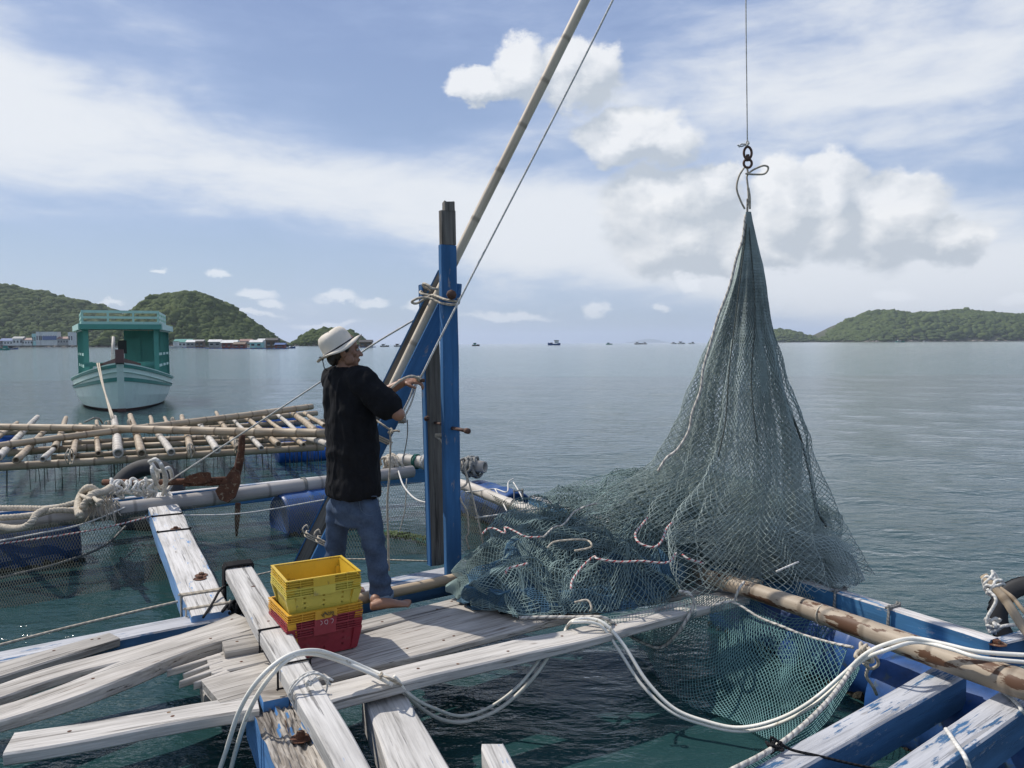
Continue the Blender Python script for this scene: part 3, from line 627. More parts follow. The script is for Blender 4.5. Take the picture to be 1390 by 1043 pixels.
# ------------------------------------------------------------------ turquoise boat at its mooring
def build_boat():
    D = 23.9; bow = PY(165, 560, D); yaw = math.atan2(PY(163, 500, 27).x-PY(165.5, 500, D).x, -(27-D))
    root = empty('fishing_boat', (bow.x, D, 0), 'turquoise and pale green wooden fishing boat moored bow on behind the bamboo raft', 'boat')
    o = Vector((bow.x, D, 0)); ax = Vector((-0.43, 0.903, 0)).normalized(); sx = Vector((ax.y, -ax.x, 0))
    R = Matrix(((sx.x, ax.x, 0), (sx.y, ax.y, 0), (0, 0, 1))); mw = frame_m(o, R) @ Matrix.Diagonal((0.95, 1, 1, 1))      # local: x to starboard side seen right, y aft
    Lh = 8.5
    def half(y, z):
        zs = sheer(y); t = min(1, max(0, y/4.2)); full = (1-(1-t)**2.0)**0.75
        if y > 5.5: full *= 1-0.25*((y-5.5)/3)**2
        k = np.clip((z+0.35)/(zs+0.35), 0, 1); return 1.66*full*(0.70+0.30*k**0.55)*(0.35+0.65*min(1, (z+0.5)/0.62)) if z > -0.45 else 0.05
    def sheer(y): return 0.92+0.62*max(0, 1-y/4.6)**1.8
    def stemy(z): return 0.34-0.42*(z/1.5) if z < 2 else -0.2
    lev = [(-0.45, 'b_dark'), (-0.1, 'b_dark'), (0.07, 'b_white'), (0.34, 'b_white'), (0.62, 'b_teal'), (0.70, 'b_white'), (0.86, 'b_white'), (0.90, 'b_teal'), (0.965, 'b_white'), (1.0, None)]
    ys = np.concatenate([np.linspace(0, 3.5, 16)**1.0, np.linspace(4, Lh, 8)])
    def P(i, k, side, out=0.0):
        fr = lev[k][0] if k < len(lev) else 1; y0 = ys[i]; zs = sheer(y0)
        z = fr*zs if fr > 0.08 else fr
        y = stemy(z)+y0*(Lh-stemy(z))/Lh; return (side*(half(y0, z)+0.03+out), y, z)
    seen = {}
    for nm in ('b_dark', 'b_white', 'b_teal'):
        mb = MB()
        for side in (-1, 1):
            for k in range(len(lev)-1):
                if lev[k][1] != nm: continue
                out = 0.045 if nm == 'b_teal' else 0.0
                for i in range(len(ys)-1):
                    q = [P(i, k, side, out), P(i+1, k, side, out), P(i+1, k+1, side, out), P(i, k+1, side, out)]
                    mb.add(q, [(0, 1, 2, 3) if side > 0 else (3, 2, 1, 0)])
                    if out:
                        e = [P(i, k, side, 0), P(i+1, k, side, 0), P(i+1, k+1, side, 0), P(i, k+1, side, 0)]
                        mb.add([e[0], e[1], q[1], q[0]], [(0, 1, 2, 3)]); mb.add([e[3], e[2], q[2], q[3]], [(0, 1, 2, 3)])
        if nm == 'b_white':
            for i in range(len(ys)-1):
                a, b = P(i, len(lev)-1, -1), P(i, len(lev)-1, 1); c, d = P(i+1, len(lev)-1, -1), P(i+1, len(lev)-1, 1); dz = 0.28
                mb.add([(a[0], a[1], a[2]-dz), (b[0], b[1], b[2]-dz), (d[0], d[1], d[2]-dz), (c[0], c[1], c[2]-dz)], [(0, 1, 2, 3)])
            e = [P(len(ys)-1, k, s, 0) for s in (-1, 1) for k in range(len(lev))]; n = len(lev)
            mb.add(e, [(k, k+1, n+k+1, n+k) for k in range(n-1)])
        mb.build({'b_dark': 'keel_boards', 'b_white': 'hull', 'b_teal': 'rubbing_strake'}[nm], MT[nm], root, True, mw)
    def bx(name, mat, c, d, parent=root, rz=0, rx=0): return MB().box(c, d, Matrix.Rotation(rz, 3, 'Z') @ Matrix.Rotation(rx, 3, 'X')).build(name, MT[mat], parent, False, mw)
    st = MB(); pts = [(0, stemy(z)-0.06, z) for z in (-0.4, 0.1, 0.6, 1.1, 1.52)]
    for a, b in zip(pts[:-1], pts[1:]):
        st.add([(-0.1, a[1], a[2]), (0.1, a[1], a[2]), (0.1, b[1], b[2]), (-0.1, b[1], b[2]), (-0.13, a[1]+0.5, a[2]), (0.13, a[1]+0.5, a[2]), (0.13, b[1]+0.5, b[2]), (-0.13, b[1]+0.5, b[2])],
               [(0, 1, 2, 3), (1, 5, 6, 2), (4, 0, 3, 7), (3, 2, 6, 7)])
    stem = st.build('stem', MT['b_white'], root, False, mw)
    bx('stem_head', 'b_dark', (0.0, stemy(1.75)+0.02, 1.70), (0.25, 0.28, 0.42), root, 0, -0.25)
    bx('stem_foot', 'b_dark', (0, stemy(0)+0.02, -0.06), (0.24, 0.3, 0.3), root)
    for s in (-1, 1):
        m = MB(); P0 = Vector((s*0.1, stemy(1.5)+0.12, 1.58)); P1 = Vector((s*0.58, 0.75, 1.40)); m.box((P0+P1)/2, ((P1-P0).length, 0.06, 0.16), basis(P1-P0)); m.build('bow_rail', MT['b_dark'], root, False, mw)
    bx('mooring_bar', 'b_teal', (-0.02, 0.95, 1.46), (2.1, 0.11, 0.12))
    # shelter: posts, rails, roof
    yf, yb = 3.1, 6.9; zr = 2.62
    def hw(y): return 1.2+0.42*(y-yf)/(yb-yf)
    for s in (-1, 1):
        for k, y in enumerate((yf, 4.3, 5.6, yb)):
            zb = sheer(y)-0.2; h = zr-zb; bx('post', 'b_teal', (s*(hw(y)-(0.06 if k == 0 else 0)), y, zb+h/2), (0.17 if k == 0 else 0.1, 0.1, h))
        for z in (1.35, 1.75):
            a, b = Vector((s*hw(yf), yf, z)), Vector((s*hw(yb), yb, z)); m = MB(); m.box((a+b)/2, ((b-a).length, 0.05, 0.09), basis(b-a)); m.build('side_rail', MT['b_pale'], root, False, mw)
        a, b = Vector((s*(hw(yf)+0.12), yf-0.25, zr+0.08)), Vector((s*(hw(yb)+0.2), yb+0.3, zr+0.08)); m = MB(); m.box((a+b)/2, ((b-a).length, 0.07, 0.2), basis(b-a)); m.build('roof_edge', MT['b_pale'], root, False, mw)
        a, b = Vector((s*(hw(yf)+0.02), yf-0.1, zr+0.0)), Vector((s*(hw(yb)+0.06), yb, zr+0.0)); m = MB(); m.box((a+b)/2, ((b-a).length, 0.08, 0.14), basis(b-a)); m.build('roof_edge', MT['b_teal'], root, False, mw)
    bx('roof_beam', 'b_teal', (0, yf-0.28, zr+0.075), (2.62, 0.1, 0.17))
    r = MB(); r.add([(-1.3, yf-0.22, zr+0.1), (1.3, yf-0.22, zr+0.1), (1.78, yb+0.3, zr+0.1), (-1.78, yb+0.3, zr+0.1), (-1.3, yf-0.22, zr+0.15), (1.3, yf-0.22, zr+0.15), (1.78, yb+0.3, zr+0.15), (-1.78, yb+0.3, zr+0.15)],
                    [(3, 2, 1, 0), (4, 5, 6, 7), (0, 1, 5, 4), (1, 2, 6, 5), (2, 3, 7, 6), (3, 0, 4, 7)]); roof = r.build('roof', MT['b_under'], root, False, mw)
    for k in range(9): bx('roof_batten', 'b_under', (0, yf+0.1+k*0.44, zr+0.065), (2.44+0.08*k, 0.08, 0.07), roof)
    # rail on the roof
    for s in (-1, 1):
        for k, y in enumerate((yf-0.2, 4.4, 5.7, yb)): bx('roof_post', 'b_pale', (s*(1.22+0.11*k), y, zr+0.36), (0.07, 0.07, 0.5))
        for z in (0.26, 0.42, 0.58):
            a, b = Vector((s*1.22, yf-0.2, zr+z)), Vector((s*1.56, yb, zr+z)); m = MB(); m.box((a+b)/2, ((b-a).length, 0.035, 0.085), basis(b-a)); m.build('roof_rail', MT['b_pale'], root, False, mw)
    for x in (-0.41, 0.40): bx('roof_post', 'b_pale', (x, yf-0.25, zr+0.36), (0.07, 0.06, 0.5))
    for z, t in ((0.20, 0.10), (0.39, 0.08), (0.585, 0.09)): bx('roof_rail', 'b_pale', (0, yf-0.25, zr+z), (2.5, 0.04, t))
    # wheelhouse at the back on the right, its door and the pole beside it
    wh = bx('wheelhouse', 'b_teal', (0.78, yb-0.2, 1.75), (1.55, 0.9, 1.75))
    bx('door', 'b_teal', (0.35, yb-0.67, 1.65), (0.5, 0.04, 1.4), wh); bx('window', 'f_dark', (0.0, yb-0.665, 2.0), (0.42, 0.03, 0.5), wh)
    m = MB(); m.tube([(-0.28, 1.9, 1.25), (-0.24, 2.3, 2.35)], 0.06, 8); m.build('mast_pole', MT['bamboo_pale'], root, True, mw)
    bx('box', 'b_teal', (-1.05, yf+0.3, 1.25), (0.18, 0.3, 0.5))
    # mooring lines from the bar down to the raft
    p = [mw @ Vector((-0.7+q, 0.9, 1.5)) for q in (0, 0.06)]
    for k in range(2):
        e = PZ(155-3*k, 570, 0.5); rope('mooring_line', [p[k], p[k]*0.6+e*0.4-Vector((0, 0, 0.12)), e], 0.022, 'rope', 'mooring line slung from the turquoise boat bow bar, '+('nearer its stem' if k else 'farther from its stem'), group='mooring lines of the turquoise boat')
build_boat()
# ------------------------------------------------------------------ boats and floating houses far out
def far_boat(px, py, d, length, label, hull='f_dark', cab='f_white', heading=0.3, group=None, mast=False, cabx=0.15, h=1.0, roof='f_brown'):
    c = PY(px, py, d); root = empty('distant_boat', (c.x, d, 0), label, 'boat', group); L = length; mw = frame_m((c.x, d, 0), Matrix.Rotation(heading, 3, 'Z'))
    m = MB(); ns = 8; v = []
    for i in range(ns+1):
        t = i/ns; x = (t-0.5)*L; w = L*0.14*math.sin(PI*min(1, 0.25+t*0.75))**0.6 if t > 0.02 else L*0.09; z = L*(0.085+0.07*(2*t-0.9)**2)*h
        v += [(x, -w*0.6, -0.3), (x+0.03*L*(t-0.5), -w, z), (x+0.03*L*(t-0.5), w, z), (x, w*0.6, -0.3)]
    f = [(i*4+k, (i+1)*4+k, (i+1)*4+k+1, i*4+k+1) for i in range(ns) for k in range(3)]+[(0, 1, 2, 3), (ns*4+3, ns*4+2, ns*4+1, ns*4)]
    m.add(v, f).build('hull', MT[hull], root, False, mw)
    cb = MB(); cb.box((-cabx*L, 0, L*0.2*h), (L*0.34, L*0.15, L*0.17*h)).build('cabin', MT[cab], root, False, mw)
    MB().box((-cabx*L, 0, L*0.295*h), (L*0.40, L*0.18, L*0.025)).build('cabin_roof', MT[roof], root, False, mw)
    MB().box((-cabx*L, -L*0.078, L*0.22*h), (L*0.26, L*0.01, L*0.055)).build('window', MT['f_glass'], root, False, mw)
    MB().box((L*0.22, 0, L*0.13*h), (L*0.2, L*0.1, L*0.07)).build('deck_gear', MT['f_brown'], root, False, mw)
    if mast: MB().tube([(0.1*L, 0, 0.1*L), (0.1*L, 0, 0.42*L)], L*0.008, 5).build('mast', MT['f_dark'], root, False, mw)
far_boat(646, 466, 700, 7, 'small green boat nearest the blue post on the horizon', 'f_dark', 'f_teal', 0.4, h=1.3)
far_boat(752, 466.5, 800, 13, 'blue hulled trawler with a white cabin on the horizon', 'f_blue', 'f_white', PI+0.2, h=1.3, cabx=0.2)
far_boat(827, 466, 900, 7.5, 'tiny green boat low on the horizon right of the blue trawler', 'f_teal', 'f_teal', 0.2)
far_boat(866, 465.5, 1000, 9, 'dark boat with a pale cabin in front of the faint islet', 'f_dark', 'f_white', 0.1, mast=True)
far_boat(874, 465.5, 1050, 8, 'low brown boat beside the pale cabin boat', 'f_brown', 'f_grey', PI)
far_boat(915, 465, 1100, 8.5, 'leftmost white boat of the trio left of the net', 'f_white', 'f_white', 0.2, mast=True, roof='f_red')
far_boat(925, 464.8, 1080, 11, 'middle and largest white boat of the trio left of the net', 'f_white', 'f_white', 0.1, mast=True, roof='f_red')
far_boat(939, 464.7, 1100, 9, 'rightmost white boat of the trio left of the net', 'f_white', 'f_grey', PI-0.2, roof='f_brown')
far_boat(1222, 463.5, 1500, 17, 'small pale boat below the long island', 'f_teal', 'f_white', 0.1)
far_boat(1256, 463, 1900, 12, 'tiny pale speck of a boat under the long island', 'f_white', 'f_white', 0.1)
far_boat(522, 467.5, 620, 7, 'dark boat with a low roof right of the white hat', 'f_dark', 'f_grey', 0.2, mast=True)
far_boat(541, 467, 650, 7.5, 'dark fishing boat beside the leaning blue brace', 'f_dark', 'f_brown', 0.1, mast=True)
far_boat(5, 472.5, 420, 6, 'small green boat at the left edge of the sea', 'f_teal', 'f_teal', PI, h=1.4)
far_boat(17, 471, 520, 7, 'dark blue boat among the shore boats at left', 'f_blue', 'f_dark', 0.1)
far_boat(392, 472.5, 430, 7, 'dark blue boat at the right end of the floating houses', 'f_blue', 'f_dark', 0.2)
far_boat(236, 471.5, 560, 11, 'white boat with a high bow beside the turquoise boat', 'f_white', 'f_white', PI, h=1.5)
far_boat(305, 472.5, 440, 5.5, 'small grey skiff between the floating houses', 'f_grey', 'f_white', 0.3)
def house(px, py, d, w, h, label, wall, roof, cat='house', name='floating_house', deck=True, flat=False, nwin=2, group=None, depth=None, z0=0.5):
    c = PY(px, py, d); root = empty(name, (c.x, d, 0), label, cat, group); dp = depth or w*0.6
    def bx(nm, mat, cc, dd, par=root): return MB().box((c.x+cc[0], d+cc[1], cc[2]), dd).build(nm, MT[mat], par)
    if deck:
        bx('raft_deck', 'f_brown', (0, 0, 0.25), (w*1.5, dp*1.4, 0.5))
        for k in range(4): MB().tube([(c.x-w*0.7+k*w*0.42, d-dp*0.72, 0.05), (c.x-w*0.7+k*w*0.42+w*0.3, d-dp*0.72, 0.05)], 0.4, 8).build('float_drum', MT['f_blue'], root)
    wl = bx('wall', wall, (0, 0, z0+h/2), (w, dp, h))
    if flat: bx('roof', roof, (0, 0, z0+h+0.15), (w*1.06, dp*1.06, 0.4))
    else:
        v = [(c.x-w*0.57, d-dp*0.62, z0+h), (c.x+w*0.57, d-dp*0.62, z0+h), (c.x+w*0.57, d+dp*0.62, z0+h), (c.x-w*0.57, d+dp*0.62, z0+h), (c.x-w*0.57, d, z0+h+w*0.2), (c.x+w*0.57, d, z0+h+w*0.2)]
        MB().add(v, [(0, 1, 5, 4), (2, 3, 4, 5), (0, 4, 3), (1, 2, 5), (3, 2, 1, 0)]).build('roof', MT[roof], root)
    for k in range(nwin):
        x = (k+0.5)/nwin*w-w/2; fr = bx('window', 'f_glass', (x, -dp/2-0.06, z0+h*0.55), (w/nwin*0.5, 0.12, h*0.32))
        bx('window_sill', 'f_white', (x, -dp/2-0.1, z0+h*0.36), (w/nwin*0.56, 0.2, h*0.06), fr)
    return root
house(250, 471, 640, 13, 4.2, 'pale floating house under a green tarpaulin roof', 'f_white', 'f_teal', nwin=4)
house(263, 471.5, 600, 9, 4.0, 'grey floating house beside the green roofed one', 'f_grey', 'f_white', nwin=3)
house(272, 471.5, 580, 6, 4.6, 'narrow brown floating hut at the end of the pale row', 'f_brown', 'f_grey')
house(293, 472.5, 470, 7, 3.6, 'grey hut with a white barrel shaped tank roof', 'f_grey', 'f_white')
house(313, 473, 430, 8, 2.8, 'red and brown open floating shed with a pale roof', 'f_red', 'f_white', nwin=3)
house(326, 473, 420, 6, 2.0, 'low red floating shed at the end of the shed row', 'f_red', 'f_brown', nwin=2)
house(349, 473.5, 420, 6.5, 3.0, 'pale blue floating house with a white roof', 'f_aqua', 'f_white', nwin=2)
house(356, 473.5, 425, 4, 4.2, 'tall thin white floating hut behind the pale blue one', 'f_white', 'f_white', nwin=1)
house(370, 473.5, 410, 6, 4.0, 'dark brown floating hut with a domed roof', 'f_brown', 'f_dark', nwin=2)
house(381, 473.5, 405, 5, 1.6, 'low red and blue floating shed near the hill foot', 'f_red', 'f_blue', nwin=1)
house(497, 468, 520, 8, 3.0, 'dark floating house just right of the hat brim', 'f_brown', 'f_dark', nwin=2)
for px, w, h, lab, wl, rf, fl, nw in ((12, 22, 9, 'blue roofed house at the shore on the far left', 'f_white', 'f_blue', False, 4), (27, 18, 13, 'white gabled house left of the white works', 'f_white', 'f_grey', False, 3),
                        (40, 20, 10, 'low cream shed between the gabled house and the works', 'f_white', 'f_roof', False, 4), (49, 7, 22, 'aqua tower block with a red cap on the shore', 'f_aqua', 'f_red', True, 2),
                        (55, 8, 25, 'tall white block beside the aqua tower', 'f_white', 'f_white', True, 2), (69, 31, 25, 'long white works with a blue band on the shore', 'f_white', 'f_grey', True, 7),
                        (88, 20, 12, 'long low shed with a brown roof on the shore', 'f_grey', 'f_roof', False, 4), (98.5, 9, 24, 'white tower house beside the turquoise boat', 'f_white', 'f_white', True, 2),
                        (2, 12, 8, 'brown roofed house cut by the left edge', 'f_grey', 'f_roof', False, 2), (335, 16, 4, 'low brown shed at the foot of the round hill', 'f_grey', 'f_roof', False, 3)):
    r_ = house(px, 470, 1130 if px > 300 else 1440, w*(1440/1050*0.75), h, lab, wl, rf, 'building', 'shore_building', False, fl, nw, z0=3.5, depth=12)
    if px == 69:
        c = PY(69, 470, 1440); MB().box((c.x+2, 1433, 17), (26, 0.6, 7)).build('blue_band', MT['f_blue'], r_)
# ------------------------------------------------------------------ bamboo raft beyond the cage
def build_bamboo_raft():
    root = empty('bamboo_raft', PZ(200, 600, 0.0), 'long low raft of crossed bamboo poles moored in front of the turquoise boat', 'raft')
    mats = [MT['bamboo'], MT['bamboo_pale'], MT['bamboo']]
    def pl(a, b, za, zb, ra, rb=None, m=0, **k): return pole('bamboo_pole', mats[m], PZ(*a, za), PZ(*b, zb), ra, rb, root, seg=0.42, seed=int(a[0]), **k)
    # long rails
    pl((-60, 638), (440, 607), 0.36, 0.36, 0.060, 0.054)
    pl((70, 621), (452, 600), 0.37, 0.37, 0.045, 0.04)
    pl((-50, 611), (423, 552.5), 0.55, 0.62, 0.052, 0.07)
    pl((-40, 578.5), (445, 588.5), 0.60, 0.60, 0.06, 0.075)
    pl((85, 603), (450, 588), 0.37, 0.37, 0.06)
    pl((10, 615), (190, 603), 0.36, 0.36, 0.06)
    pl((190, 605), (450, 594.5), 0.36, 0.36, 0.05)
    pl((-40, 590), (240, 578.5), 0.36, 0.36, 0.055)
    pl((225, 580), (430, 561), 0.36, 0.36, 0.065)
    pl((200, 586), (440, 572), 0.36, 0.36, 0.055)
    # cross poles, running away from the camera
    X = [((23, 574), (-8, 598), .055), ((51, 566), (-2, 621), .075), ((63, 583), (22, 625), .068), ((90, 567), (75, 608), .07), ((79, 603), (58, 624), .055), ((109, 577), (98, 619), .06), ((131, 572), (133, 616), .055),
         ((155, 567), (161, 616), .098), ((177, 564), (193, 616), .085), ((204, 566), (209, 586), .06), ((209, 580), (232, 614), .075), ((223, 567), (231, 584), .05), ((247, 565), (260, 614), .075), ((269, 573), (294, 611), .075),
         ((293, 560), (302, 575), .055), ((297, 570), (324, 609), .07), ((316, 569), (355, 608.5), .055), ((335, 568), (378, 604), .07), ((358, 567), (412, 604), .055), ((376, 562), (402, 585), .06), ((398, 561), (428, 585), .09), ((413, 561), (440, 578), .065), ((414, 594), (445, 603), .07)]
    for k, (a, b, r) in enumerate(X): pl(a, b, 0.44+0.02*(k % 3), 0.47+0.02*(k % 2), r*0.66, r*0.74, 1 if k % 3 == 1 else 0, n=9)
    # mussel strings under the poles
    A = []; B = []; rng = np.random.default_rng(4)
    for (a, b) in (((-40, 637), (440, 607)), ((0, 600), (440, 588)), ((200, 586), (440, 572))):
        p, q = PZ(*a, 0.34), PZ(*b, 0.34)
        for t in np.sort(rng.random(70)): s = p+(q-p)*t+Vector((0, rng.uniform(-0.2, 0.2), 0)); A.append(s); B.append(s-Vector((rng.normal(0, 0.01), 0, rng.uniform(0.2, 0.6))))
    v, f = threads(np.array([tuple(x) for x in A]), np.array([tuple(x) for x in B]), 0.006); s_ = obj('hanging_strings', v, f, MT['net_dark'], root); s_['kind'] = 'stuff'
    for a, b, r in (((376, 616), (470, 609), 0.20), ((-40, 606), (18, 601), 0.2), ((338, 575), (402, 569), 0.22), ((372, 591), (440, 588), 0.16)):
        p, q = PZ(*a, 0.14), PZ(*b, 0.14); V, fc = lathe([(0, 0), (r*0.9, 0), (r, 0.02), (r, 0.32), (r*1.04, 0.34), (r, 0.36), (r, 0.64), (r*1.04, 0.66), (r, 0.68), (r, 0.98), (r*0.9, 1), (0, 1)], 20); L = (q-p).length
        R = basis(q-p); R = R @ Matrix(((0, 0, 1), (0, 1, 0), (-1, 0, 0))); V = [R @ Vector((x, y, z*L)) for x, y, z in V]
        tagd = obj('float_barrel', V, fc, MT['float_blue'], root, True, Matrix.Translation(p))
    for k, (px, py) in enumerate(((147, 579), (176, 577), (235, 574), (300, 590), (320, 606), (95, 620), (258, 612))):
        c = PZ(px, py, 0.5); ropemesh('lashing', coil(c, (1, 0.3, 0), 0.1, 3, 0.06, 0.01, k), 0.008, MT['rope'], root, n=5, sub=2)
    rope('loop_of_line', [PZ(115, 573, 0.5), PZ(120, 571, 0.62), PZ(128, 567.5, 0.8), PZ(135, 569, 0.7), PZ(139, 575, 0.5)], 0.016, 'rope_grey', 'thin grey loop of line standing on the bamboo raft')
build_bamboo_raft()
# ------------------------------------------------------------------ the cage raft: beams
def B_(o, label, cat='beam', group=None): return tag(o, label, cat, group)
def bolt(parent, p, up=Vector((0, 0, 1)), r=0.014, h=0.02):
    R = basis(up, (0.3, 1, 0.2)) @ Matrix(((0, 0, 1), (0, 1, 0), (-1, 0, 0))); V, f = lathe([(0, h), (r*0.8, h), (r, h*0.6), (r, 0.004), (r*2.2, 0.003), (r*2.2, 0)], 8)
    return obj('bolt', [R @ Vector(x) for x in V], f, MT['rust'], parent, False, Matrix.Translation(Vector(p)))
def tie(parent, c, axis, w, h, r=0.006, mat='rope_white', turns=2):
    """a cord wound round a rectangular beam whose top centre is c"""
    R = basis(axis); pts = []
    for k in range(turns):
        o = (k-turns/2)*r*2.4
        for y, z in ((-w/2-r, r*0.5), (-w/2-r*.2, r), (w/2+r*.2, r), (w/2+r, r*0.5), (w/2+r, -h-r*.5), (w/2, -h-r), (-w/2, -h-r), (-w/2-r, -h-r*.5)): pts.append(Vector(c)+R @ Vector((o, y, z)))
    pts.append(Vector(c)+R @ Vector((0, -w/2-r, r)))
    return ropemesh('lashing', pts, r, MT[mat], parent, n=6, sub=3)
zA = 0.46
bA = B_(quadboard('raft_beam', MT['white_blue'], (193, 671), (233, 667), (259, 838), (313, 828), zA, 0.16, wob=0.012, n=26), 'broad white worn beam with blue flaking side running to the rope bundle at left')
a0, a1 = (PZ(193, 671, zA)+PZ(233, 667, zA))/2, (PZ(259, 838, zA)+PZ(313, 828, zA))/2; dA = (a1-a0)
for t, m, n_ in ((0.30, 'rope_dark', 2), (0.46, 'rope_dark', 2), (0.90, 'rope', 3), (0.97, 'rope', 2)): tie(bA, a0+dA*t, dA, 0.235, 0.17, 0.006, m, n_)
for t, s in ((0.44, .02), (0.80, .05), (0.82, .03)): bolt(bA, a0+dA*t+Vector((s, 0, 0.002)), r=0.02)
# long blue and white beam under the hoist
p0 = (PZ(-40, 889, .40)+PZ(-40, 912, .40))/2; p1 = (PZ(636, 762, .46)+PZ(640, 775, .46))/2
bM = B_(board('raft_beam', MT['blue_worn'], p0, p1, 0.19, 0.15, wob=0.014, n=40, seed=3), 'long blue beam with white worn top passing under the hoist frame')
# rotten beam in the foreground
def rotten():
    A0, A1, B0, B1 = PZ(326, 926, .45), PZ(418, 920, .45), PZ(378, 1075, .45), PZ(505, 1065, .45)
    p0, p1 = (A0+A1)/2, (B0+B1)/2; p1 = p0+(p1-p0)*1.8; R = basis(p1-p0); L = (p1-p0).length; w = 0.27; th = 0.24
    nx, ny = 170, 46; v = []; f = []
    xs = np.linspace(-L/2, L/2, nx); ys = np.linspace(-w/2, w/2, ny); X, Y = np.meshgrid(xs, ys, indexing='ij')
    rid = fbm(np.stack([X*4.5, Y*40, X*0+2], -1), 4)+.6*fbm(np.stack([X*9, Y*110, X*0+6], -1), 2); crater = fbm(np.stack([X*7, Y*9, X*0+9], -1), 3); edge = 1-np.abs(Y)/(w/2)
    Z = -0.020+0.026*rid-0.045*np.clip(crater-0.12, 0, 1)-0.055*np.clip(0.12-edge, 0, 1)*4*np.clip(fbm(np.stack([X*9, Y*0, X*0+4], -1), 3)+0.2, 0, 1)
    Z += -0.06*np.clip(1-(X+L/2)/0.03, 0, 1)*np.abs(fbm(np.stack([X*0, Y*40, X*0+5], -1), 2))
    XX = X+np.where(X < -L/2+0.06, 0.05*np.abs(fbm(np.stack([X*0+1, Y*26, X*0], -1), 3)), 0)
    v = [tuple(q) for q in np.stack([XX, Y, Z], -1).reshape(-1, 3)]
    for i in range(nx-1):
        for j in range(ny-1): f.append((i*ny+j, (i+1)*ny+j, (i+1)*ny+j+1, i*ny+j+1))
    b = len(v); ring = [(i, 0) for i in range(nx)]+[(nx-1, j) for j in range(1, ny)]+[(i, ny-1) for i in range(nx-2, -1, -1)]+[(0, j) for j in range(ny-2, 0, -1)]
    for i, j in ring: v.append((v[i*ny+j][0], ys[j]*1.0, -th))
    n = len(ring)
    for k in range(n):
        i, j = ring[k]; i2, j2 = ring[(k+1) % n]; f.append((b+k, b+(k+1) % n, i2*ny+j2, i*ny+j))
    f.append(tuple(b+k for k in range(n-1, -1, -1)))
    o = obj('raft_beam', v, f, MT['rotten'], None, False, frame_m((p0+p1)/2, R)); B_(o, 'rotting grey beam with blue sides and rusty bolts in the left foreground')
    for (px, py) in ((408, 1003), (374, 955)):
        bolt(o, PZ(px, py, .435), r=0.02, h=0.03)
        V, fc = lathe([(0, 0.004), (0.03, 0.004), (0.042, 0.0)], 10); obj('washer', V, fc, MT['rust'], o, False, Matrix.Translation(PZ(px, py, .43)))
    blk = MB(); c = PZ(372, 950, .45); blk.box((0, 0, 0), (0.11, 0.11, 0.05), R); blk.build('wood_block', MT['rotten'], o, False, Matrix.Translation(c+Vector((0, 0, 0.0))))
rotten()
# supports that carry the planks
B_(quadboard('raft_beam', MT['white_beam'], (488, 936), (545, 930), (540, 1075), (630, 1070), .385, 0.17, wob=0.012, seed=2), 'white cracked beam under the front plank at bottom centre')
o = board('raft_beam', MT['white_beam'], (PZ(652, 1008, .40)+PZ(676, 1004, .40))/2, (PZ(690, 1110, .40)+PZ(735, 1106, .40))/2, 0.10, 0.12, wob=0.014, jag=(0, 0.05), seed=9); B_(o, 'short white timber stub poking up at the bottom edge')
B_(board('raft_beam', MT['plank_grey'], PZ(286, 872, .36), PZ(300, 940, .36), 0.16, 0.16, seed=4), 'grey bearer under the plank ends near the jagged board')
# ------------------------------------------------------------------ loose planks of the deck
def plank(label, mat, a0, a1, b0, b1, z, th=0.045, **k):
    return tag(quadboard('plank', MT[mat], a0, a1, b0, b1, z, th, **k), label, 'plank', 'planks of the walkway')
plank('thin grey plank nearest the blue and white beam at left', 'plank_grey', (-30, 906), (-30, 926), (150, 857), (160, 866), .435, .05, seed=1, wob=.022)
plank('broad grey plank second from the blue beam at left', 'plank', (-30, 938), (-30, 957), (318, 832), (346, 842), .47, .05, seed=2, wob=.022, bow=((2, .05),))
plank('crooked pale plank third from the blue beam at left', 'plank', (-30, 962), (-30, 986), (349, 843), (366, 858), .485, .06, seed=3, wob=.024, bow=((2, -.045), (1, .02)))
plank('pale plank with a sawn end reaching furthest left over the water', 'plank_pale', (10, 994), (13, 1021), (350, 942), (352, 962), .455, .055, seed=4, wob=.018, bow=((2, -.01),))
plank('short thick grey plank end beside the jagged board', 'plank_grey', (300, 868), (304, 886), (425, 848), (430, 862), .485, .05, seed=5, wob=.006)
e1 = plank('split plank with a jagged broken end beside the white beam', 'plank', (268, 893), (284, 916), (440, 858), (446, 877), .452, .04, seed=6, wob=.01, jag=(0, .05), n=36)
for (px, py), (qx, qy), w_ in (((226, 910), (300, 888), .05), ((248, 915), (300, 896), .045), ((243, 925), (300, 905), .05), ((262, 927), (310, 911), .05), ((272, 897), (310, 884), .05)):
    board('splinter', MT['plank'], PZ(qx, qy, .453), PZ(px, py, .450), w_, .036, e1, w1=.006, wob=.004, n=8, seed=px, ch=.004)
e2 = plank('wide stained plank carrying the crates', 'plank', (272, 924), (300, 955), (760, 782), (775, 838), .455, .045, seed=7, wob=.016, n=40, lift=((1, .0),))
plank('pale front plank under the white hose', 'plank_pale', (418, 934), (436, 954), (1000, 797), (1010, 812), .47, .055, seed=8, wob=.02, n=40, bow=((3, .012),))
plank('narrow weathered plank under the bare foot', 'plank_grey', (372, 872), (378, 884), (690, 793), (700, 806), .445, .045, seed=10, wob=.009)
plank('grey plank half hidden by the net pile', 'plank', (735, 808), (745, 836), (1010, 768), (1016, 792), .462, .045, seed=12, wob=.009)
tag(pole('bamboo_pole', MT['bamboo_tan'], PZ(452, 822, .475), PZ(800, 746, .475), 0.036, 0.03, seg=0.5, bend=.02), 'thin tan bamboo rail between the blue beam and the planks', 'bamboo pole')
